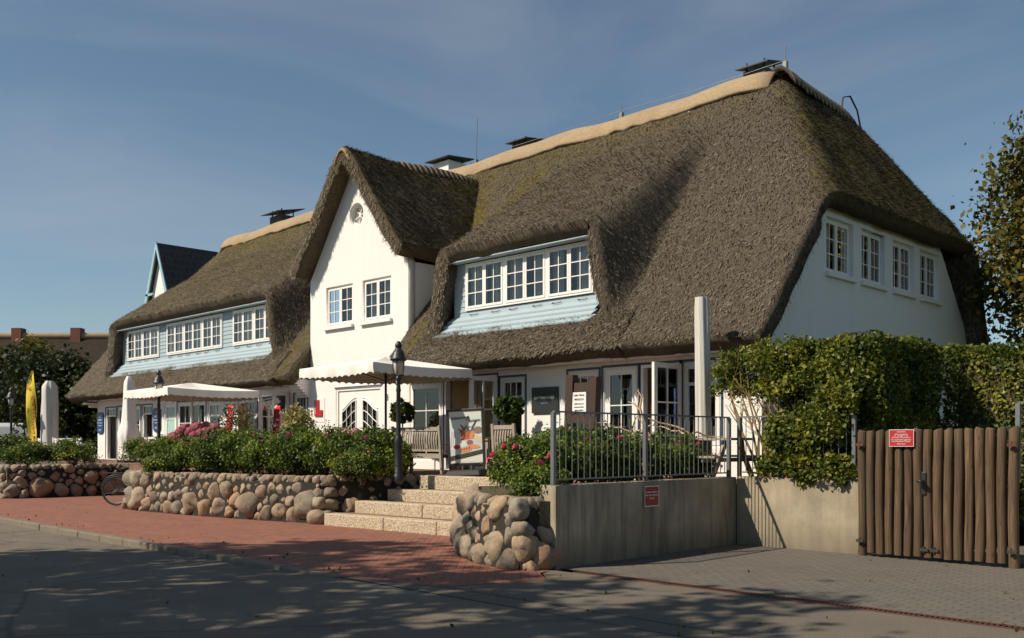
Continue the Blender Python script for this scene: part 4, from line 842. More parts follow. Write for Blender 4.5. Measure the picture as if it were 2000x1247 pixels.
wall_board('shop_sign', -34.6, -34.0, 2.05, 2.95, 'bluesign', 'narrow blue sign partly hidden behind the left street lamp', [('♆', .18, 2.77), ('KEITUM', .10, 2.63), ('Mode · Wohnen', .07, 2.5), ('Accessoires', .07, 2.4), ('SYLT', .12, 2.2)], curve=True)
t = wall_board('shop_sign', -23.78, -23.56, 2.42, 2.90, 'red', 'small red L-shaped sign with vertical white letters beside the arched door', [])
b = MB(); b.box(-23.558, -23.38, YF - .05, YF - .015, 2.42, 2.60); b.build('panel_foot', 'red', t); b = MB(); b.box(-23.92, -23.30, YF - .014, YF - .006, 2.25, 2.96); b.build('backing_plate', 'white', t)
for i, ch in enumerate('SANSIBAR'[:6]): lettering('PFERDE'[i], .075, (-23.70, YF - .055, 2.85 - .068 * i), (R(90), 0, 0), 'signwhite', t)
# wooden notice frame ------------------------------------------------------
t = thing('notice_frame', (-11.4, 12.9, TZ), 'dark stained timber frame of two leaning posts holding a white notice', 'notice board')
NX = -11.55; NY = 13.3
for dx in (-.30, .27):
    b = MB(); b.bar((NX + dx, NY + .05, TZ), (NX + dx + .12, NY + .02, 2.92 - (.06 if dx > 0 else 0)), .17, .15, (0, 1, 0)); b.build('post', 'oldpost', t)
b = MB(); b.box(NX - .13, NX + .32, NY - .02, NY + .05, 2.60, 2.76); b.build('crossbeam', 'oldpost', t); b = MB(); b.box(NX - .15, NX + .30, NY - .02, NY + .05, 2.02, 2.18); b.build('crossbeam', 'oldpost', t)
b = MB(); b.box(NX - .125, NX + .21, NY - .035, NY - .022, 2.20, 2.585); b.build('notice', 'signwhite', t)
for tx, sz, z in (('Liebe Gäste', .055, 2.53), ('HERZLICH', .05, 2.45), ('willkommen in', .04, 2.37), ('unserem Haus', .04, 2.31), ('täglich geöffnet', .035, 2.25)): lettering(tx, sz, (NX + .04, NY - .038, z), (R(90), 0, 0), 'black', t)

# ================================================================ street lamps
def make_lamp(x, y, z, label):
    t = thing('street_lamp', (x, y, z), label, 'street lamp', 'black street lamps in the front bed'); b = MB()
    b.lathe([(.12, 0), (.12, .10), (.09, .14), (.085, .75), (.095, .80), (.065, .88), (.048, .95), (.042, 1.8), (.055, 1.83), (.042, 1.88), (.038, 2.02), (.06, 2.05), (.06, 2.09), (.03, 2.13)], n=16); b.build('post', 'black', t, True)
    b = MB()
    for i in range(4): a = i * math.pi / 2 + .6; b.tube([(.03 * math.cos(a), .03 * math.sin(a), 2.11), (.095 * math.cos(a), .095 * math.sin(a), 2.17), (.115 * math.cos(a), .115 * math.sin(a), 2.28), (.12 * math.cos(a), .12 * math.sin(a), 2.46)], .010, 6)
    b.build('bracket', 'black', t, True)
    b = MB(); b.lathe([(.045, 2.17), (.075, 2.20), (.10, 2.30), (.108, 2.44), (.09, 2.46)], n=16); b.build('lamp_glass', 'lampglass', t, True)
    b = MB(); b.lathe([(.15, 2.43), (.170, 2.45), (.170, 2.475), (.15, 2.50), (.135, 2.56), (.10, 2.635), (.065, 2.66), (.06, 2.70), (.072, 2.72), (.072, 2.75), (.05, 2.80), (.025, 2.83)], n=20); b.build('lamp_hood', 'black', t, True); return t
lp = make_lamp(-15.2, 11.94, .88, 'black street lamp in front of the white gable')
dup(lp, (-26.1, 11.9, .88), 'black street lamp before the left open parasol'); dup(lp, (-38.4, 11.8, .88), 'black street lamp at the far left edge beside the yellow flag')

# ================================================================ parasols
def open_parasol(x, y, ztop, zedge, label, polemat, h=1.4):
    t = thing('open_parasol', (x, y, TZ), label, 'parasol'); b = MB(); n = 12
    top = (x, y, ztop); C = [(x - h, y - h), (x + h, y - h), (x + h, y + h), (x - h, y + h)]
    def edge(i, f): a, c = C[i], C[(i + 1) % 4]; sag = .05 * math.sin(math.pi * f); return (a[0] + (c[0] - a[0]) * f, a[1] + (c[1] - a[1]) * f, zedge - sag * .8)
    for i in range(4):
        rows = []
        for q in range(7):
            s = q / 6; rows.append([tuple(top[k] * (1 - s) + edge(i, f / n)[k] * s - (.07 * math.sin(math.pi * s) * math.sin(math.pi * f / n) if k == 2 else 0) for k in range(3)) for f in range(n + 1)])
        vs = [p for r_ in rows for p in r_]; b.add(vs, [(r_ * (n + 1) + f, r_ * (n + 1) + f + 1, (r_ + 1) * (n + 1) + f + 1, (r_ + 1) * (n + 1) + f) for r_ in range(6) for f in range(n)], True)
    cn = b.build('canopy', 'canvas', t); b = MB()
    for i in range(4):
        m = 120; vs = []; nx, ny = ((0, -1), (1, 0), (0, 1), (-1, 0))[i]
        for q in range(m + 1):
            f = q / m; e = edge(i, f); wv_ = .02 * math.sin(f * 23 + i); sc = .20 - .045 * abs(math.sin(f * 13 * math.pi)) ** .6 + .045
            vs += [e, (e[0] + nx * (.01 + wv_ * .5), e[1] + ny * (.01 + wv_ * .5), e[2] - sc * .5), (e[0] + nx * wv_, e[1] + ny * wv_, e[2] - sc)]
        b.add(vs, [(q * 3 + k, q * 3 + k + 1, q * 3 + k + 4, q * 3 + k + 3) for q in range(m) for k in range(2)], True)
    b.build('valance', 'canvas', cn)
    b = MB()
    for i in range(4):
        m = 120
        pts = []
        for q in range(m + 1): f = q / m; e = edge(i, f); nx, ny = ((0, -1), (1, 0), (0, 1), (-1, 0))[i]; wv_ = .02 * math.sin(f * 23 + i); sc = .245 - .045 * abs(math.sin(f * 13 * math.pi)) ** .6; pts.append((e[0] + nx * (wv_ + .004), e[1] + ny * (wv_ + .004), e[2] - sc))
        b.tube(pts, .007, 4)
    b.build('piping', 'metal', cn)
    b = MB(); b.tube([(x, y, TZ), (x, y, ztop - .04)], .028, 10); b.build('pole', polemat, t); b = MB()
    for c in C: b.tube([(x, y, ztop - .08), (c[0] * .98 + x * .02, c[1] * .98 + y * .02, zedge - .05)], .014, 5); b.tube([(x, y, ztop - .55), ((x + c[0]) / 2, (y + c[1]) / 2, (ztop + zedge) / 2 - .09)], .011, 5)
    b.build('ribs', polemat, t); b = MB(); b.box(x - .35, x + .35, y - .35, y + .35, TZ, TZ + .08); b.build('base', 'black', t, bevel=.01)
open_parasol(-17.4, 13.3, 3.62, 3.34, 'open white parasol with scalloped edge before the arched door', 'black'); open_parasol(-26.3, 13.0, 3.41, 3.17, 'open white parasol with scalloped edge left of the white gable', 'white')
def closed_parasol(x, y, zt, r, label, mat, zb=None, ragged=False, lean=0):
    zb = TZ + .25 if zb is None else zb; t = thing('closed_parasol', (x, y, TZ), label, 'parasol'); b = MB(); n = 28; rows = 15; vs = []
    for i in range(rows):
        f = i / (rows - 1); z = zb + (zt - zb) * f; rr = r * (1 - .16 * f) if not ragged else r * (1.0 - .45 * f + .35 * math.exp(-((f - .26) / .10) ** 2))
        if f > .9: rr *= math.sqrt(max(.05, 1 - ((f - .9) / .1) ** 2 * (.12 if x > -20 else .75)))
        for j in range(n):
            a = 2 * math.pi * j / n; k = 1.08 - .30 * (1 - abs(math.sin(a * 2.5 + .8 * f + x + .4))) ** 3 + .09 * math.sin(a * 9 + 3 * f) + .05 * mnoise.noise(Vector((a * 2, f * 5, x)))
            zz = z + (.12 * math.sin(a * 2 + 1) if ragged and i == 0 else 0); vs.append((x + lean * f + rr * k * math.cos(a), y + rr * k * math.sin(a), zz))
    b.add(vs, [(i * n + j, i * n + (j + 1) % n, (i + 1) * n + (j + 1) % n, (i + 1) * n + j) for i in range(rows - 1) for j in range(n)], True); b.add(vs[-n:], [tuple(range(n))]); c = b.build('folded_canopy', mat, t)
    b = MB(); b.tube([(x, y, TZ), (x, y, zb + .3)], .025, 8); b.build('pole', 'white', t); b = MB(); b.box(x - .3, x + .3, y - .3, y + .3, TZ, TZ + .07); b.build('base', 'black', t)
closed_parasol(-9.42, 14.2, 4.22, .135, 'tall closed pale parasol standing against the thatch eave', 'cover', lean=-.03); closed_parasol(-32.1, 13.6, 3.92, .27, 'closed white parasol beside the left open parasol', 'canvas', ragged=True); closed_parasol(-37.9, 13.0, 4.0, .29, 'closed grey parasol beyond the yellow flag at the far left', 'cover', zb=1.2)

# ================================================================ terrace furniture
def slat_back(b, x0, x1, y, z0, z1, n, curve=.03, th=.018):
    for i in range(n):
        x = x0 + (x1 - x0) * (i + .5) / n; pts = [(x, y - curve * math.sin(math.pi * f), z0 + (z1 - z0) * f) for f in (0, .25, .5, .75, 1)]
        for a, c in zip(pts, pts[1:]): b.bar(a, c, (x1 - x0) / n * .52, th, (0, 1, 0))
def seat_thing(kind, loc, rz, width, nsl, label, cat, mat='teak', hb=.98, group=None):
    """local: seat faces +y, back at y=0"""
    t = thing(kind, loc, label, cat, group, rz); w2 = width / 2; sd_ = .5
    for sx in (-1, 1):
        b = MB(); b.bar((sx * (w2 - .035), .02, 0), (sx * (w2 - .035), -.06, hb + .02), .065, .055, (0, 1, 0)); b.build('rear_leg', mat, t, True, bevel=.006)
        b = MB(); b.box(sx * (w2 - .035) - .03, sx * (w2 - .035) + .03, sd_ - .06, sd_, 0, .62); b.build('front_leg', mat, t, True)
        b = MB(); b.box(sx * (w2 - .035) - .04, sx * (w2 - .035) + .04, -.04, sd_ + .02, .622, .65); b.build('armrest', mat, t, True)
    b = MB(); b.bar((-w2 + .06, -.056, hb - .05), (w2 - .06, -.056, hb - .05), .03, .085); b.build('top_rail', mat, t, True)
    b = MB(); b.bar((-w2 + .06, -.022, .52), (w2 - .06, -.022, .52), .03, .06); b.build('lower_rail', mat, t, True)
    b = MB(); slat_back(b, -w2 + .08, w2 - .08, -.04, .55, hb - .09, nsl); b.build('back_slats', mat, t, True)
    b = MB()
    for i in range(7): b.box(-w2 + .035, w2 - .035, .0 + i * .07, .058 + i * .07, .42, .445)
    b.build('seat', mat, t, True); b = MB(); b.box(-w2 + .07, w2 - .07, .44, .465, .35, .418); b.box(-w2 + .07, w2 - .07, .0, .025, .35, .418); b.build('seat_rail', mat, t, True); return t
seat_thing('garden_bench', (-15.95, 13.05, TZ), 0, 1.65, 19, 'grey teak bench with slatted back turned to the street by the stairs', 'bench', hb=1.02)
seat_thing('garden_chair', (-13.55, 13.35, TZ), R(4), .64, 7, 'grey teak slatted chair just right of the poster stand', 'chair', group='teak terrace chairs', hb=1.04)
c2 = seat_thing('garden_chair', (-13.35, 14.55, TZ), R(180), .62, 7, 'teak chair draped with a patterned towel below the slate sign', 'chair', group='teak terrace chairs', hb=1.0)
b = MB(); m = 12; vs = [];
for i in range(m + 1):
    f = i / m; yy = [-.10, -.105, -.09, -.05, -.02, 0][min(5, int(f * 5.99))]
b.box(-12.6 - .95, -12.6 - .53, 14.62, 14.66, TZ + .5, TZ + 1.03); 
tw = thing('towel', (-13.35, 14.6, TZ + .5), 'pale patterned towel hanging over the teak chair back', 'towel'); b = MB(); n = 14; vs = []
prof = [(14.46, TZ + .52), (14.475, TZ + .75), (14.50, TZ + 1.0), (14.56, TZ + 1.05), (14.64, TZ + 1.0), (14.66, TZ + .72)]
for y, z in prof: vs += [(-13.62 + .52 * i / n, y + .008 * math.sin(i * 1.3 + z * 6), z) for i in range(n + 1)]
b.add(vs, [(r_ * (n + 1) + i, r_ * (n + 1) + i + 1, (r_ + 1) * (n + 1) + i + 1, (r_ + 1) * (n + 1) + i) for r_ in range(len(prof) - 1) for i in range(n)], True); k = NM('towel_pattern'); dm = k.n('ShaderNodeTexChecker'); dm.inputs['Scale'].default_value = 9; dm.inputs[1].default_value = (.62, .66, .64, 1); dm.inputs[2].default_value = (.48, .40, .30, 1); k.l(k.map((1, 1, 1), (0, R(45), 0)), dm.inputs[0]); k.col(k.mix(.55, dm.outputs[0], (.62, .67, .66))).rough(.9); M['towel'] = k.m
b.build('towel_cloth', 'towel', tw)
def table(x, y, z, lx, ly, h, label, mat='teak', name='garden_table'):
    t = thing(name, (x, y, z), label, 'table'); b = MB(); n = 8
    for i in range(n): b.box(-lx / 2, lx / 2, -ly / 2 + ly * i / n + .003, -ly / 2 + ly * (i + 1) / n - .003, h - .03, h)
    b.build('tabletop', mat, t, True); b = MB(); b.box(-lx / 2 + .08, lx / 2 - .08, -ly / 2 + .06, -ly / 2 + .085, h - .12, h - .032); b.box(-lx / 2 + .08, lx / 2 - .08, ly / 2 - .085, ly / 2 - .06, h - .12, h - .032); b.build('apron_rail', mat, t, True)
    for sx in (-1, 1):
        for sy in (-1, 1): b = MB(); b.box(sx * (lx / 2 - .07) - .035, sx * (lx / 2 - .07) + .035, sy * (ly / 2 - .07) - .035, sy * (ly / 2 - .07) + .035, 0, h - .032); b.build('leg', mat, t, True)
    return t
table(-15.1, 14.1, TZ, 1.3, .75, .76, 'grey teak table between bench and poster stand')
# picnic basket on the table
t = thing('picnic_basket', (-15.55, 14.05, TZ + .76), 'open wicker picnic basket with raised lid on the teak table', 'basket'); b = MB(); b.prism([(-.26, -.17, 0), (.26, -.17, 0), (.28, .17, 0), (-.28, .17, 0)], (0, 0, .27)); b.build('basket_body', 'wicker', t, True, bevel=.012)
b = MB(); b.obox((-.0, .24, .47), (.28, 0, 0), (0, .015, .0), (0, .09, .20)); b.build('lid', 'greywick', t, True); b = MB(); b.bar((-.13, -.19, .06), (.06, -.19, .22), .07, .03, (0, 1, 0)); b.build('strap', 'greywick', t, True)
b = MB()
for i in range(4): b.box(-.2 + .11 * i, -.13 + .11 * i, .20, .215, .36 + .02 * (i % 2), .55)
b.build('cutlery', 'metal', t, True)
# poster stand
ps = thing('poster_stand', (-14.45, 13.15, TZ), 'black framed poster stand with a picnic picture at the top of the steps', 'poster stand', None, R(14)); ps.rotation_euler = (0, R(-2.5), R(22)); PZ = .22; PW, PH = .84, 1.16
b = MB(); b.add([(-.42, -.28, 0), (.42, -.28, 0), (.42, .28, 0), (-.42, .28, 0), (-.36, -.2, .12), (.36, -.2, .12), (.36, .2, .12), (-.36, .2, .12)], [(0, 1, 2, 3), (4, 5, 6, 7), (0, 1, 5, 4), (1, 2, 6, 5), (2, 3, 7, 6), (3, 0, 4, 7)]); b.build('base', 'rubber', ps, True, bevel=.03)
b = MB(); b.tube([(-.1, 0, .1), (-.1, 0, PZ + .05)], .02, 8); b.tube([(.1, 0, .1), (.1, 0, PZ + .05)], .02, 8); b.build('spring_post', 'metal', ps, True)
b = MB(); w2 = PW / 2; e = .045; b.box(-w2, -w2 + e, -.03, .03, PZ, PZ + PH); b.box(w2 - e, w2, -.03, .03, PZ, PZ + PH); b.box(-w2 + e, w2 - e, -.03, .03, PZ, PZ + e); b.box(-w2 + e, w2 - e, -.03, .03, PZ + PH - e, PZ + PH); b.build('frame', 'black', ps, True, bevel=.006)
b = MB(); px0, px1, pz0, pz1 = -w2 + e, w2 - e, PZ + e, PZ + PH - e
def pp(pts, col, k):
    b.poly([(px0 + (px1 - px0) * u, -.012 - .0008 * k, pz0 + (pz1 - pz0) * v) for u, v in pts], col)
def ell(cx, cz, rx, rz, col, k, n=16, rot=0): pp([(cx + rx * math.cos(a) * math.cos(rot) - rz * math.sin(a) * math.sin(rot), cz + rx * math.cos(a) * math.sin(rot) + rz * math.sin(a) * math.cos(rot)) for a in np.linspace(0, 2 * math.pi, n + 1)[:-1]], col, k)
pp([(0, 0), (1, 0), (1, 1), (0, 1)], (.66, .66, .60), 0); pp([(0, .5), (1, .55), (1, .9), (0, .85)], (.60, .66, .62), 1); pp([(0, .12), (1, .25), (1, .5), (0, .42)], (.50, .53, .56), 1)
pp([(0, .25), (.28, .32), (.36, .62), (.10, .66), (0, .60)], (.66, .64, .62), 2)
for i in range(5): pp([(.03 + .06 * i, .30), (.045 + .06 * i, .30), (.10 + .055 * i, .62), (.085 + .055 * i, .62)], (.20, .21, .26), 3)
pp([(.36, .44), (.74, .46), (.80, .60), (.34, .62)], (.42, .11, .05), 3); pp([(.60, .455), (.74, .46), (.80, .60), (.66, .605)], (.62, .25, .08), 4)
ell(.66, .65, .11, .045, (.10, .14, .22), 5); ell(.66, .655, .06, .022, (.55, .58, .6), 6)
for x, z, r_, l_, c in ((.45, .65, .5, .14, (.35, .10, .06)), (.52, .70, 1.0, .13, (.65, .40, .20)), (.42, .68, 2.4, .1, (.25, .07, .06)), (.76, .72, .8, .12, (.05, .04, .03)), (.36, .62, 2.7, .1, (.35, .12, .1))): ell(x, z, l_, .022, c, 7, 12, r_)
ell(.88, .62, .15, .07, (.23, .17, .14), 4); ell(.88, .46, .17, .05, (.62, .50, .35), 4, 14, -.3); ell(.62, .39, .10, .05, (.30, .10, .12), 5); ell(.40, .37, .16, .06, (.66, .64, .56), 4); ell(.22, .31, .10, .045, (.32, .03, .05), 6); ell(.48, .25, .20, .045, (.60, .24, .08), 7, 14, .1); ell(.74, .31, .19, .04, (.62, .27, .10), 7, 14, -.05)
for i in range(4): ell(.36 + .08 * i, .26 + .01 * i, .02, .03, (.28, .07, .03), 8)
pp([(0, .04), (1, .17), (1, .25), (0, .13)], (.045, .036, .028), 9); pp([(.2, 0), (1, .04), (1, .15), (.2, .03)], (.66, .64, .60), 2); b.build('poster', 'print', ps, True)
lettering('Ankommen', .10, (-.13, -.022, PZ + .98), (R(90), R(-3), 0), 'black', ps, False, shear=.3, sx=.85); lettering('&', .15, (.06, -.022, PZ + .955), (R(90), 0, 0), 'black', ps, False, shear=.2); lettering('geniessen', .085, (.20, -.022, PZ + .915), (R(90), R(-3), 0), 'black', ps, False, shear=.3, sx=.85)
lettering('PICKNICK NACH IHREN WÜNSCHEN', .031, (.06, -.024, PZ + .232), (R(90), R(-10), 0), 'brass', ps, False); lettering('BESTELLEN SIE HEUTE', .024, (.07, -.024, PZ + .192), (R(90), R(-10), 0), 'brass', ps, False); lettering('♛', .07, (-.26, -.024, PZ + .135), (R(90), 0, 0), 'brass', ps, False)
# picnic table on the right terrace
t = thing('picnic_table', (-9.3, 13.75, TZ), 'grey wooden picnic table with crossed legs behind the railing', 'picnic table'); b = MB()
for i in range(5): b.box(-.95, .95, -.36 + .146 * i, -.36 + .14 + .146 * i, .72, .76)
b.build('tabletop', 'teak', t, True)
for sy in (-1, 1): b = MB(); b.box(-.95, .95, sy * .72 - .13, sy * .72 + .13, .43, .465); b.build('seat_plank', 'teak', t, True)
for sx in (-.75, .75):
    b = MB(); b.bar((sx, -.2, .70), (sx, -.68, .0), .09, .045, (1, 0, 0)); b.bar((sx, .2, .70), (sx, .68, .0), .09, .045, (1, 0, 0)); b.build('trestle', 'teak', t, True); b = MB(); b.box(sx - .07, sx - .03, -.82, .82, .36, .428); b.build('crossbar', 'teak', t, True)
t = thing('driftwood', (-9.9, 13.6, TZ + .77), 'tangled pale driftwood branches lying on the picnic table', 'driftwood'); rs = random.Random(4)
for i in range(9):
    b = MB(); p = Vector((-10.2 + rs.uniform(-.4, 1.1), 13.6 + rs.uniform(-.2, .25), TZ + .79)); d = Vector((rs.uniform(-1, 1), rs.uniform(-.5, .5), rs.uniform(.05, .7))).normalized(); pts = [p]
    for q in range(7): d = (d + Vector((rs.uniform(-.6, .6), rs.uniform(-.5, .5), rs.uniform(-.55, .45)))).normalized(); p = p + d * rs.uniform(.08, .17); p.z = max(p.z, TZ + .785); pts.append(p.copy())
    b.tube(pts, [.022 * (1 - .8 * j / 7) for j in range(8)], 6); b.build('branch', 'drift', t)
b = MB(); b.tube([(-10.22, 13.5, TZ + .8), (-10.2, 13.5, TZ + 1.05), (-10.28, 13.5, TZ + 1.3), (-10.24, 13.5, TZ + 1.5), (-10.34, 13.5, TZ + 1.62)], [.026, .024, .022, .018, .008], 6); b.tube([(-10.27, 13.5, TZ + 1.25), (-10.42, 13.5, TZ + 1.38), (-10.55, 13.5, TZ + 1.42)], [.018, .014, .006], 6); b.build('branch', 'drift', t)
sw = seat_thing('garden_chair', (-11.1, 13.9, TZ), R(180), .9, 8, 'white slatted chair behind the railing near the open door', 'chair', 'white', hb=.80)
b = MB(); b.tube([(-10.52, YF + .2, 1.75), (-10.52, YF + .2, 2.75)], .016, 8); tag(b.build('neon_tube', 'neon'), 'glowing violet neon tube upright in the rightmost shop window', 'lamp')
# clothes and red cloths by the left door
def hang(name, x, y, z0, z1, w_, mat, label, cat, lean=0):
    b = MB(); n = 10; vs = []
    for z, k in ((z1, .6), (z1 - .1, 1), ((z0 + z1) / 2, 1), (z0, .95)): vs += [(x + lean * (z1 - z) + (i / n - .5) * w_ * k, y + .03 * math.sin(i * 1.9 + z), z) for i in range(n + 1)]
    b.add(vs, [(r_ * (n + 1) + i, r_ * (n + 1) + i + 1, (r_ + 1) * (n + 1) + i + 1, (r_ + 1) * (n + 1) + i) for r_ in range(3) for i in range(n)], True); o = b.build(name, mat); s = o.modifiers.new('s', 'SOLIDIFY'); s.thickness = .03; return tag(o, label, cat)
k = NM('red_spotted_cloth'); c_ = k.ramp(k.vor(9, k.map((1, 1, 1))), [(.28, (.75, .7, .68)), (.34, (.55, .03, .04))]); k.col(c_).rough(.85); M['redspot'] = k.m
hang('hanging_cloth', -27.9, 15.1, 1.75, 2.85, .34, 'redspot', 'red and white spotted cloth hanging left of the open left door', 'cloth', -.18); hang('hanging_coat', -27.35, 15.2, 1.85, 2.85, .55, 'coat', 'dark brown coat hanging beside the red spotted cloth', 'coat'); hang('hanging_cloth', -24.75, 14.9, 1.7, 2.75, .30, 'redspot', 'red and white spotted cloth hanging next to the white gable', 'cloth', -.15)
for i, x in enumerate((-32.9, -31.5)): 
    seat_thing('garden_bench', (x, 14.0, TZ), R(-8 + 14 * i), 1.25, 9, ('white slatted bench left of the closed white parasol', 'white slatted bench right of the closed white parasol')[i], 'bench', 'white', hb=.88, group='white terrace benches')
for i, x in enumerate((-38.6, -36.3)):
    seat_thing('garden_bench', (x, 13.1, TZ), R(20 * i), 1.5, 6, ('white bench behind the far left lamp', 'white bench right of the yellow flag')[i], 'bench', 'white', hb=.85, group='white terrace benches')
# flag
t = thing('feather_flag', (-33.35, 11.05, .86), 'yellow feather banner with mirrored red lettering in the left bed', 'banner flag'); fd = Vector((.75, .66, 0)).normalized(); F0 = Vector((-33.35, 11.05, 0))
b = MB(); pole = [F0 + Vector((0, 0, .86)), F0 + Vector((0, 0, 1.4)), F0 + Vector((0, 0, 2.6)) - fd * .05, F0 + Vector((0, 0, 3.6)) - fd * .16, F0 + Vector((0, 0, 4.0)) - fd * .30, F0 + Vector((0, 0, 4.12)) - fd * .42]; b.tube(pole, [.022, .02, .016, .012, .01, .008], 6); b.build('pole', 'black', t)
b = MB(); n = 16; vs = []
for i in range(n + 1):
    f = i / n; z = 1.38 + 2.66 * f; r0 = -.05 * max(0, f - .2) - .33 * max(0, f - .62) ** 1.4; wd = (.33 + .08 * f) * (1 - max(0, (f - .62) / .38) ** 2.2 * .80) - .02
    for j in range(5): vs.append(F0 + fd * (r0 - .01 - wd * j / 4) + Vector((0, 0, z + (.10 * (j / 4) if i == 0 else 0))) + Vector((.66, -.75, 0)) * .03 * math.sin(f * 9 + j))
b.add(vs, [(i * 5 + j, i * 5 + j + 1, (i + 1) * 5 + j + 1, (i + 1) * 5 + j) for i in range(n) for j in range(4)], True); fl = b.build('flag_cloth', 'yellow', t)
rot = Matrix((fd * 1, Vector((0, 0, 1)), fd.cross(Vector((0, 0, 1))))).transposed().to_euler()
def fl_text(tx, sz, off, z, mat):
    cu = bpy.data.curves.new('tmp', 'FONT'); cu.body = tx; cu.size = sz; cu.align_x = 'CENTER'; cu.align_y = 'CENTER'; cu.resolution_u = 2; tm = bpy.data.objects.new('tmp', cu); COL.objects.link(tm); bpy.context.view_layer.update(); me = ev_mesh(tm, 'lettering'); bpy.data.objects.remove(tm)
    nrm = fd.cross(Vector((0, 0, 1)))
    for v in me.vertices:                         # text runs up the flag, seen mirrored from behind
        x, y = v.co.x, v.co.y; zz = z + x; f = (zz - 1.38) / 2.66; r0 = -.05 * max(0, f - .2) - .33 * max(0, f - .62) ** 1.4; dj = -off * 4 / .46
        v.co = F0 + fd * (r0 + off + y) + Vector((0, 0, zz)) + Vector((.66, -.75, 0)) * (.03 * math.sin(f * 9 + (-off) / .46 * 4) + .012) - wloc(fl)
    me.materials.clear(); me.materials.append(M[mat]); link(bpy.data.objects.new('lettering', me), fl)
fl_text('RÄUMUNGSVERKAUF', .20, -.13, 2.25, 'red'); fl_text('wegen Geschäftsaufgabe', .125, -.28, 2.2, 'black'); fl_text('%', .26, -.24, 3.45, 'red'); fl_text('Zik', .2, -.24, 3.72, 'black')
# bicycle: wheel seen from behind the middle wall
bk = thing('bicycle', (-24.43, 10.25, 0), 'black bicycle leaning at the left end of the middle boulder wall', 'bicycle', None, R(42))
def wheel(x):
    b = MB(); b.tube([(x + .36 * math.cos(a), 0, .40 + .36 * math.sin(a)) for a in np.linspace(0, 2 * math.pi, 41)], .022, 8, False); w_ = b.build('tyre', 'rubber', bk, True)
    b = MB(); b.tube([(x + .33 * math.cos(a), 0, .40 + .33 * math.sin(a)) for a in np.linspace(0, 2 * math.pi, 41)], .012, 6, False)
    for i in range(24): a = i * math.pi / 12; b.tube([(x + .02 * math.cos(a + .5), .02 * (-1) ** i, .4 + .02 * math.sin(a + .5)), (x + .33 * math.cos(a), 0, .4 + .33 * math.sin(a))], .0022, 4, False)
    b.tube([(x, -.05, .4), (x, .05, .4)], .03, 8); b.build('rim', 'metal', w_, True)
wheel(-.25); wheel(.85)
b = MB(); b.tube([(-.25, 0, .4), (.15, 0, .35), (.02, 0, .9)], .018, 6); b.tube([(.15, 0, .35), (.68, 0, .85), (.05, 0, .80)], .02, 6); b.tube([(-.25, .0, .4), (.03, 0, .85)], .013, 6); b.tube([(.85, 0, .4), (.70, 0, .72), (.66, 0, 1.02)], .018, 6); b.build('bike_frame', 'black', bk, True)
b = MB(); b.tube([(.62, -.3, 1.0), (.70, -.2, 1.06), (.66, 0, 1.04), (.70, .2, 1.06), (.62, .3, 1.0)], .013, 6); b.build('handlebar', 'black', bk, True); b = MB(); b.lathe([(.02, 0), (.09, .02), (.11, .05), (.06, .08)], (-.02, 0, .93), 10); b.build('saddle', 'rubber', bk, True)
b = MB(); b.tube([(-.25 + .41 * math.cos(a), 0, .4 + .41 * math.sin(a)) for a in np.linspace(.3, 2.9, 16)], .018, 6); b.build('mudguard', 'black', bk, True); b = MB(); b.tube([(-.60, 0, .86), (-.02, 0, .86)], .012, 6); b.tube([(-.55, .06, .86), (-.27, .06, .42)], .009, 5); b.build('luggage_rack', 'black', bk, True)
b = MB(); b.tube([(.15, -.06, .35), (.15, .06, .35)], .05, 10); b.tube([(.15, -.09, .35), (.25, -.09, .23)], .01, 6); b.box(.22, .30, -.15, -.09, .21, .235); b.build('pedals', 'metal', bk, True)
# ================================================================ plants
def stems(parent, n, h, spread, mat='stem', r=.012, base=(0, 0, 0)):
    b = MB()
    for i in range(n):
        a = random.uniform(0, 6.28); s = spread * random.uniform(.3, 1); p0 = Vector(base) + Vector((random.uniform(-.1, .1) * spread, random.uniform(-.1, .1) * spread, 0)); p2 = Vector(base) + Vector((s * math.cos(a), s * math.sin(a), h * random.uniform(.7, 1)))
        m = (p0 + p2) / 2 + Vector((random.uniform(-.1, .1), random.uniform(-.1, .1), h * .12)); b.tube([p0, m, p2], [r, r * .75, r * .4], 5, False)
    return b.build('stems', mat, parent, True)
def bloom_mesh(r):
    b = MB(); n = 9
    for k in range(5):
        for i in range(6):
            a = i * 1.047 + k * .5; rr = r * (1 - .17 * k); z = r * (.1 + .2 * k); e = .5 + .1 * k
            b.add([(rr * .3 * math.cos(a), rr * .3 * math.sin(a), z - r * .2), (rr * math.cos(a - e), rr * math.sin(a - e), z), (rr * 1.1 * math.cos(a), rr * 1.1 * math.sin(a), z + r * .15), (rr * math.cos(a + e), rr * math.sin(a + e), z)], [(0, 1, 2, 3)], True)
    return b.mesh('bloom')
BM = bloom_mesh(.065); BM.materials.append(M['pink'])
def blooms(parent, pts, mesh=None, sc=1):
    for p in pts: o = link(bpy.data.objects.new('bloom', mesh or BM), parent); o.location = p; o.scale = [sc * random.uniform(.7, 1.15)] * 3; o.rotation_euler = (random.uniform(-.9, .5), random.uniform(-.6, .6), random.uniform(0, 6))
def rose(kind, loc, rx, ry, rz, n, label, nb=3, size=.058, group=None, clumps=55):
    t = thing('rose_bush', loc, label, 'rose bush', group); P, o, tn = blob_pts(n, rx, ry, rz, clumps, .20, inner=.35); P[:, 2] += rz * .95; k = P[:, 2] > .04; 
    leaves('foliage', P[k], 'rose', t, size, tn[k] , o[k]); stems(t, 14, rz * 1.3, rx * .7)
    pts = []
    for i in range(nb): a = random.uniform(-2.9, -.2); e = random.uniform(.2, 1.3); pts.append((rx * .98 * math.cos(a) * math.cos(e), ry * .98 * math.sin(a) * math.cos(e), rz * (.95 + .98 * math.sin(e))))
    blooms(t, pts); return t
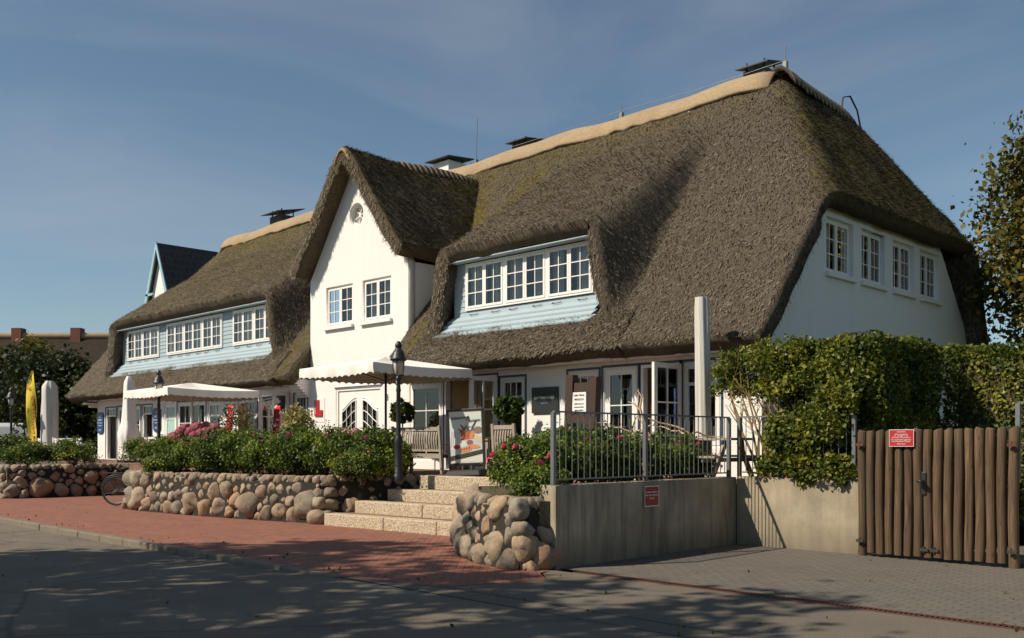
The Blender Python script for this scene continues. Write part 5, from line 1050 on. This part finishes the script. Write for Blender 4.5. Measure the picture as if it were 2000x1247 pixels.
def place(x, y): return (round(x, 2), round(y, 2))
bushes = []
for i in range(3): bushes.append(rose('r', (-22.6 + 1.0 * i, 10.75 + .15 * i, .84), .80, .66, .48 + .03 * i, 8500, '', (1, 2, 3)[i]))
line = [(-22.7, 10.85), (-21.75, 10.95), (-20.8, 11.0), (-19.9, 11.15), (-19.0, 11.3), (-18.15, 11.45), (-17.3, 11.55), (-16.75, 11.7), (-16.25, 12.2)]
lab = ['rose bush next to the bicycle at the left end of the middle bed', 'rose bush below the closed white parasol in the middle bed', 'rose bush right in front of the left street lamp bench', 'rose bush in front of the mauve hydrangea', 'rose bush just right of the mauve hydrangea', 'rose bush below the variegated standard tree', 'rose bush in front of the red L-shaped sign', 'rose bush in front of the arched white door', 'rose bush around the foot of the gable street lamp']
hz = [1.0, .95, 1.05, 1.1, 1.0, 1.08, 1.12, 1.15, 1.0]
for i, (x, y) in enumerate(line):
    if i < 3: o = bushes[i]; o.location = (x, y, .84); o['label'] = lab[i]; o['group'] = 'rose bushes of the middle bed'; o.scale = (1, 1, hz[i])
    else: dup(bushes[i % 3], (x, y, .84), lab[i], random.uniform(-.5, .5), (1.03, 1.0, hz[i]), 'rose bushes of the middle bed')
dup(bushes[1], (-15.85, 11.55, .80), 'low rose bush in front of the foot of the gable street lamp', .8, (.72, .72, .78), 'rose bushes of the middle bed')
back = [(-23.0, 12.3), (-21.4, 12.3), (-19.8, 12.45), (-18.2, 12.6), (-17.1, 12.75)]
for i, (x, y) in enumerate(back): dup(bushes[(i + 1) % 3], (x, y, .84), ['leftmost', 'second', 'middle', 'fourth', 'rightmost'][i] + ' of the rose bushes in the rear row of the middle bed', random.uniform(2, 4), (1.05, 1, .98 + .05 * (i % 3)), 'rear rose bushes of the middle bed')
left = [(-35.4, 9.9), (-34.0, 9.95), (-32.6, 10.0), (-31.3, 10.1), (-31.0, 11.3)]
ll = ['rose bush at the very left edge of the photo, below the far left lamp', 'rose bush left of the yellow banner pole', 'rose bush in front of the yellow banner pole', 'rose bush below the grey closed parasol, right of the banner pole', 'rose bush at the right end of the far left bed, left of the bicycle']
for i, (x, y) in enumerate(left): dup(bushes[i % 3], (x, y, .86), ll[i], random.uniform(-.6, .6) + (3 if i % 2 else 0), (1.1, 1.1, .86 + .1 * ((i * 7) % 3) / 2), 'rose bushes of the far left bed')
for i, x in enumerate((-29.2, -27.6, -26.0, -24.6)): dup(bushes[i % 3], (x, 12.85, .9), ['low rose bush behind the bicycle rack, left end', 'low rose bush behind the bicycle rack, second from left', 'low rose bush behind the bicycle rack, third from left', 'low rose bush behind the bicycle rack, right end'][i], random.uniform(0, 3), (1.05, .8, .95), 'rose bushes behind the bicycle')
# low hydrangea-like shrub hanging over the wall
rose('r', (-22.35, 10.25, .78), .52, .42, .30, 5000, 'small bright green shrub spilling over the left end of the middle boulder wall', 1, .05)
rose('r', (-9.82, 9.98, .84), .48, .5, .44, 10000, 'rose bush with one pink bloom left above the boulder pier', 4, .050); rose('r', (-9.2, 9.70, .86), .50, .50, .44, 10000, 'rose bush above the boulder pier beside the railing post', 2, .048); rose('r', (-8.85, 9.35, .80), .42, .40, .30, 5000, 'low rose spilling over the corner of the concrete wall', 1, .045); rose('r', (-9.75, 11.0, .88), .6, .7, .50, 9000, 'rose bush behind the two pier roses', 3, .052)
for i, (y, s) in enumerate(((10.2, 1.0), (11.0, .95), (11.8, 1.0), (12.5, .95), (13.1, .85))): dup(bushes[(i + 1) % 3], (-9.2, y, .86), ['rose bush behind the first railing bars from the street', 'rose bush behind the railing, second from the street', 'rose bush behind the middle railing post', 'rose bush behind the railing, fourth from the street', 'rose bush behind the railing next to the picnic table'][i], 1.57 + random.uniform(-.3, .3), (.85, .85, s), 'rose bushes behind the railing')
# hydrangea with mauve flower heads
t = thing('hydrangea', (-24.7, 12.5, 1.02), 'large hydrangea covered in mauve pink flower heads by the left parasol', 'hydrangea'); P, o, tn = blob_pts(6000, .9, .8, .55, 40, .16); P[:, 2] += .5; leaves('foliage', P[P[:, 2] > .03], 'rose', t, .10, tn[P[:, 2] > .03])
def head_mesh(r, seed):
    n = 420; d = rv(n); p = d * r * (.86 + .14 * rng.random((n, 1))); s = r * .26; u = np.cross(d, rv(n)); u /= np.linalg.norm(u, axis=1)[:, None]; v = np.cross(d, u)
    V = np.stack([p - u * s, p - v * s, p + u * s + d * s * .3, p + v * s], 1).reshape(-1, 3); me = np_mesh('flower_head', V, np.arange(4 * n).reshape(n, 4)); me.materials.append(M['mauve']); return me
HM = [head_mesh(.135, i) for i in range(3)]
for i in range(64):
    a = random.uniform(0, 6.28); e = math.asin(random.uniform(-.1, 1)); q = link(bpy.data.objects.new('flower_head', HM[i % 3]), t); q.location = (.98 * math.cos(a) * math.cos(e), .85 * math.sin(a) * math.cos(e), .52 + .58 * math.sin(e)); q.scale = [random.uniform(.7, 1.15)] * 3
t = thing('hydrangea', (-18.2, 12.95, .9), 'small pink hydrangea peeping over the roses before the arched door', 'hydrangea'); P, o, tn = blob_pts(2500, .45, .4, .45, 20, .2); P[:, 2] += .45; leaves('foliage', P, 'rose', t, .08, tn)
PKH = head_mesh(.11, 9); PKH.materials.clear(); k = NM('pink_mauve'); k.col((.55, .20, .33)).rough(.7); PKH.materials.append(k.m)
for i in range(7): q = link(bpy.data.objects.new('flower_head', PKH), t); q.location = (-.3 + .1 * i, random.uniform(-.2, .1), .92 + random.uniform(-.06, .08))
# clipped ball trees and other standards
def standard(name, loc, zc, r, mat, label, cat, n=4500, size=.05, pot=True, fuzz=.10, stem='stem', inner=.2, clumps=110, group=None):
    t = thing(name, loc, label, cat, group); P, o, tn = blob_pts(n, r, r, r, clumps, fuzz, flatb=False, inner=inner); P[:, 2] += zc; leaves('crown', P, mat, t, size, tn, o)
    b = MB(); b.tube([(0, 0, .2 if pot else 0), (.01, .01, zc * .5), (0, 0, zc)], [.025, .022, .015], 6); b.build('trunk', stem, t, True)
    if pot: b = MB(); b.lathe([(.15, 0), (.21, .36), (.23, .36), (.23, .40), (.19, .40)], n=18); b.build('pot', 'darkmetal', t, True)
    return t
standard('ball_tree', (-14.95, 14.85, TZ), 1.46, .33, 'box', 'round clipped bay tree left of the slate shop sign', 'tree', 5000, .07); standard('ball_tree', (-18.75, 14.85, TZ), 1.46, .31, 'box', 'round clipped bay tree behind the gable street lamp', 'tree', 6000, .07)
standard('variegated_tree', (-20.9, 13.2, .9), 1.25, .42, 'variegated', 'small loose tree with pale yellow leaves before the stepped brick corbel', 'tree', 1300, .085, False, .22, 'stemyellow', .3); standard('variegated_tree', (-25.0, 13.7, .9), 1.35, .5, 'variegated', 'pale yellow leaved shoots rising behind the mauve hydrangea', 'tree', 700, .08, False, .25, 'stemyellow', .3)
def topiary(loc, balls, label):
    t = thing('topiary', loc, label, 'topiary', None)
    for zc, r in balls: P, o, tn = blob_pts(2600, r, r, r, 70, .06, False, inner=.8); P[:, 2] += zc; leaves('clipped_ball', P, 'box', t, .05, tn, o)
    b = MB(); b.tube([(0, 0, 0), (0, 0, balls[0][0])], .03, 6); b.build('trunk', 'stem', t, True)
topiary((-38.6, 13.5, TZ), [(1.28, .38), (.70, .30)], 'double ball topiary right of the grey closed parasol'); topiary((-41.3, 13.2, TZ), [(1.25, .42), (.62, .45)], 'double ball topiary left of the yellow flag'); topiary((-34.5, 12.75, .9), [(.42, .58)], 'broad low boxwood dome before the far left shop door')
# tall hedges on the right ---------------------------------------------------
t = thing('hedge', (-7, 15, .5), 'tall dense green hedge behind the log gate, cut square', 'hedge'); P, o, tn = box_pts(42000, -7.75, -6.12, 13.95, 16.4, 1.25, 3.28, .16, .14); L0 = np.array([-7, 15, .5]); leaves('foliage', P - L0, 'hedge', t, .068, tn, o)
b = MB()
for i in range(16): x = random.uniform(-7.6, -6.3); y = random.uniform(14.1, 16.2); b.tube([(x, y, .3), (x + random.uniform(-.2, .2), y, 1.8), (x + random.uniform(-.4, .4), y + random.uniform(-.3, .3), 3.0)], [.03, .022, .008], 5, False)
b.build('stems', 'stem', t)
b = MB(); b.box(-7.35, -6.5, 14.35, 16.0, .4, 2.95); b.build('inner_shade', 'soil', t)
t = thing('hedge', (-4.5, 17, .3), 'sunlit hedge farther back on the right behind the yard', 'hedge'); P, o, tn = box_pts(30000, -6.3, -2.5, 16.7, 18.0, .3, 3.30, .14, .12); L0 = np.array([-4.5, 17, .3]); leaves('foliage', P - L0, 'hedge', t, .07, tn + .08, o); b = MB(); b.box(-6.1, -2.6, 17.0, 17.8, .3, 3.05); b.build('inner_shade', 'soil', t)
t = thing('shrub', (-8, 14, 1.0), 'loose shrub with bare yellowish stems leaning over the railing and terrace', 'shrub'); L0 = np.array([-8, 14, 1.0]); Ps = []; Ts = []
def tuft(cx, cy, cz, rx, ry, rz, n, t0=.5): P, o, tn = blob_pts(n, rx, ry, rz, 26, .26, False, inner=.2); Ps.append(P + np.array([cx, cy, cz]) - L0); Ts.append(tn * .7 + t0 * .4)
tuft(-8.45, 14.05, 2.95, .62, .5, .34, 2600, .75); tuft(-7.75, 13.95, 3.0, .6, .5, .36, 3200, .8); tuft(-8.75, 14.0, 2.62, .3, .4, .28, 700, .5); tuft(-7.5, 13.75, 2.55, .5, .35, .40, 2200, .75); tuft(-8.2, 14.0, 2.5, .5, .4, .3, 900, .6); tuft(-7.0, 13.65, 1.75, .60, .25, .45, 3000, .7); tuft(-7.6, 13.7, 1.6, .4, .25, .4, 1300, .6); tuft(-6.75, 13.52, 1.22, .55, .18, .22, 2200, .7); tuft(-7.6, 13.5, 1.2, .45, .15, .15, 900, .7); tuft(-6.8, 13.7, 2.6, .55, .25, .5, 2600, .75); tuft(-7.1, 13.5, 1.05, .12, .06, .14, 160); tuft(-6.5, 13.45, 1.08, .10, .06, .13, 150)
tuft(-6.95, 13.5, 1.75, .55, .2, .5, 2600, .8); tuft(-7.55, 13.5, 1.7, .3, .18, .45, 900, .75); tuft(-6.6, 13.48, 2.2, .35, .2, .4, 1200, .8); tuft(-7.1, 13.48, 1.3, .75, .14, .22, 1500, .8)
P = np.concatenate(Ps); leaves('foliage', P, 'hedge', t, .068, np.concatenate(Ts))
b = MB(); rs = random.Random(21)
for i in range(17):
    x = -8.0 + rs.uniform(-.25, .9); y = 13.95 + rs.uniform(-.15, .2); tx = x + rs.uniform(-.75, .25); zt_ = rs.uniform(2.4, 3.1); pts = [(x, y, 1.0), (x + (tx - x) * .25 + rs.uniform(-.06, .06), y - .05, 1.45), (x + (tx - x) * .55 + rs.uniform(-.08, .08), y, 1.95), (x + (tx - x) * .85, y + rs.uniform(-.1, .1), 2.4), (tx, y, zt_)]
    b.tube(pts, [.026, .022, .017, .012, .006], 6, False)
    for q in range(3): k = rs.choice(pts[1:4]); b.tube([k, (k[0] + rs.uniform(-.3, .2), k[1] + rs.uniform(-.15, .15), k[2] + rs.uniform(.15, .4)), (k[0] + rs.uniform(-.6, .3), k[1] + rs.uniform(-.2, .2), k[2] + rs.uniform(.3, .7))], [.011, .007, .003], 5, False)
b.build('stems', 'stemyellow', t)
# trees --------------------------------------------------------------------
def tree(name, loc, h, crown, mat, n, size, label, clumps=70, csize=.16, zc=None, limbs=9, inner=.35, group=None):
    t = thing(name, loc, label, 'tree', group); rx, ry, rz = crown; zc = zc or h - rz; P, o, tn = blob_pts(n, rx, ry, rz, clumps, csize, False, inner=inner); cc = blob_pts.centres.copy(); P[:, 2] += zc; leaves('crown', P[P[:, 2] > .3], mat, t, size, tn[P[:, 2] > .3], None)
    b = MB(); r = .018 * h + .05; b.tube([(0, 0, -.1), (.05, .03, zc * .35), (-.05, .06, zc * .8), (.03, 0, zc + rz * .4)], [r * 1.2, r * .9, r * .7, r * .25], 9)
    for i in range(limbs): a = i * 2.4; z0 = zc * .6 + i * rz * .10; e = (rx * .75 * math.cos(a), ry * .75 * math.sin(a), min(zc + rz * .6, z0 + rz * .8)); b.tube([(0, .03, z0), (e[0] * .45, e[1] * .45, z0 + (e[2] - z0) * .6), e], [r * .5, r * .32, r * .1], 6, False)
    for c_ in cc[:90]:
        z0 = zc + c_[2] * .35 - rz * .25; e = (c_[0], c_[1], zc + c_[2]); m_ = (c_[0] * .45, c_[1] * .45, z0 + (e[2] - z0) * .45); b.tube([(0, .03, z0), m_, e, (e[0] * 1.12, e[1] * 1.12, e[2] + .25)], [r * .22, r * .15, r * .07, .004], 5, False)
    b.build('trunk', 'bark', t, True); return t
tree('autumn_tree', (-6.1, 26.6, .3), 9.9, (2.95, 2.5, 4.3), 'autumn', 40000, .16, 'tall tree with brownish autumn leaves at the right edge', 120, .17, limbs=14)
tree('dark_tree', (-60.5, 18.0, 0), 7.0, (4.6, 4.2, 3.5), 'darktree', 16000, .28, 'dark leafy tree at the far left edge behind the flag'); tree('dark_tree', (-53.5, 19.0, 0), 6.4, (4.0, 3.5, 3.1), 'darktree', 12000, .25, 'dark leafy tree behind the grey closed parasol'); tree('dark_tree', (-48.5, 22.0, 0), 5.2, (3.4, 3.0, 2.8), 'darktree', 11000, .24, 'dark leafy tree behind the left eave corner of the house'); tree('golden_tree', (-51.0, 22.5, 0), 6.6, (3.6, 3.0, 2.8), 'golden', 9000, .25, 'yellowish tree just left of the thatch before the far roof'); tree('dark_tree', (-66.0, 21.5, 0), 8.6, (2.4, 2.4, 3.0), 'golden', 5000, .26, 'thin topped tree before the far brick chimneys'); tree('dark_tree', (-50.5, 15.5, 0), 4.6, (2.6, 2.2, 2.3), 'darktree', 8000, .22, 'low dark shrubby tree behind the white van')
# street trees on the other side of the road: they throw the dappled shade
s0 = tree('street_tree', (-16.5, -5.0, -.1), 14.0, (4.9, 4.5, 4.2), 'darktree', 6600, .29, 'broad street tree across the road shading the left of the carriageway', 75, .10)
s1 = tree('street_tree', (-0.5, -3.8, -.1), 13.5, (4.4, 4.2, 4.2), 'darktree', 3500, .28, 'broad street tree across the road, rightmost of the row', 60, .10)
dup(s1, (-10.8, -4.2, -.1), 'broad street tree across the road shading the kerb', 1.1, (1, 1, .96)); dup(s1, (-5.2, -4.2, -.1), 'broad street tree across the road shading the drain channel', 2.6, (.95, .95, .98)); dup(s0, (-20.5, -8.5, -.1), 'broad street tree across the road, leftmost of the row', 4.0, (.95, 1, .95))

# ================================================================ beyond
t = thing('white_house', (-43, 23, 0), 'white house with black tiled roof and teal bargeboards rising behind the thatch', 'house')
gx, gy, gz = -42.3, 19.2, 10.85; hw = 1.15; ze = 8.25; L_ = 7.0
b = MB(); b.prism([(gx - hw + .25, gy + .18, 0), (gx + hw - .25, gy + .18, 0), (gx + hw - .25, gy + .18, ze + .45), (gx, gy + .18, gz - .25), (gx - hw + .25, gy + .18, ze + .45)], (0, L_ - 1, 0)); b.build('wall', 'wall', t)
b = MB()
for s in (-1, 1): b.add([(gx, gy, gz), (gx + s * hw, gy, ze), (gx + s * hw, gy + L_, ze), (gx, gy + L_, gz), (gx, gy, gz - .14), (gx + s * hw * .96, gy, ze - .08), (gx + s * hw * .96, gy + L_, ze - .08), (gx, gy + L_, gz - .14)], [(0, 1, 2, 3), (4, 5, 6, 7), (0, 1, 5, 4), (1, 2, 6, 5)])
b.build('roof', 'tiles', t)
for s in (-1, 1): b = MB(); b.bar((gx + s * .05, gy - .04, gz - .02), (gx + s * (hw + .06), gy - .04, ze - .10), .05, .26, (0, 1, 0)); b = MB(); q = [(gx, gz + .06), (gx + s * (hw + .08), ze - .02), (gx + s * (hw - .14), ze - .06), (gx, gz - .30)]; b.prism([(x, gy - .06, z) for x, z in q], (0, .055, 0)); b.build('bargeboard', 'teal', t)
b = MB(); b.bar((gx - hw + .05, gy - .03, ze + .28), (gx - .35, gy - .03, ze + .28), .06, .10); b.build('tie_beam', 'teal', t)
t = thing('far_house', (-80, 30, 0), 'distant thatched house with two brick chimneys behind the dark trees', 'house'); A = Vector((-84, 24, -.65)); dr = Vector((.72, .69, 0)).normalized(); nr = Vector((.69, -.72, 0)).normalized()
def q3(u, v, z): p = A + dr * u + nr * v; return (p.x, p.y, z)
b = MB(); b.add([q3(0, 6, 3), q3(24, 6, 3), q3(24, 0, 10.2), q3(0, 0, 10.2), q3(0, -6, 3), q3(24, -6, 3)], [(0, 1, 2, 3), (3, 2, 5, 4), (0, 3, 4), (1, 5, 2)]); b.build('roof', 'thatch', t)
b = MB(); b.tube([q3(0, 0, 10.25), q3(24, 0, 10.25)], .28, 8); b.build('ridge_cap', 'ridge', t); b = MB(); b.add([q3(.5, 5.4, 0), q3(23.5, 5.4, 0), q3(23.5, 5.4, 3.3), q3(.5, 5.4, 3.3)], [(0, 1, 2, 3)]); b.build('wall', 'wall', t)
for u, v_ in ((2.6, 0), (7.4, 0)):
    p = A + dr * u; b = MB(); b.obox((p.x, p.y, 10.15), dr * .40, nr * .4, (0, 0, .72)); b.build('chimney', 'brickred', t)
t = thing('delivery_van', (-44.8, 13.2, 0), 'white van parked at the far left edge beyond the topiary', 'van'); b = MB()
prof = [(-2.4, .35), (2.35, .35), (2.45, .9), (2.1, 1.35), (1.55, 1.5), (.95, 2.35), (.6, 2.5), (-2.3, 2.5), (-2.45, 2.2)]; b.prism([(x, -.9, z) for x, z in prof], (0, 1.8, 0)); b.build('body', 'van', t, True, bevel=.06)
b = MB(); b.prism([(x, -.912, z) for x, z in ((1.45, 1.52), (.9, 2.25), (.35, 2.25), (.35, 1.52))], (0, .008, 0)); b.prism([(x, -.912, z) for x, z in ((.2, 1.52), (.2, 2.25), (-2.2, 2.25), (-2.2, 1.52))], (0, .008, 0)); b.build('side_window', 'darkmetal', t, True)
for x in (-1.6, 1.5):
    b = MB(); b.tube([(x, -.95, .34), (x, -.70, .34)], .34, 18); wv = b.build('wheel', 'rubber', t, True); b = MB(); b.tube([(x, -.97, .34), (x, -.952, .34)], .2, 14); b.build('hub', 'metal', wv, True)
b = MB(); b.tube([(-66, 14.9, 0), (-66, 14.9, 10.2)], [.16, .10], 8); tag(b.build('utility_pole', 'bark'), 'thin dark pole at the far left horizon', 'pole')
# dry leaves and grit blown over the paving
n = 320; xs_ = rng.uniform(-26, 1, n); ys_ = np.where(rng.random(n) < .35, 6.9 + np.abs(rng.normal(0, .25, n)), rng.uniform(3.0, 13.2, n)); zs_ = np.where(ys_ > 6.72, .012, np.where(xs_ < -9.6, -.05, .008))
ok = ~((ys_ > 9.0) & (xs_ < -8.3)); lv = leaves('fallen_leaves', np.stack([xs_, ys_, zs_ + .004], 1)[ok], 'autumn', None, .045); tag(lv, kind='stuff')
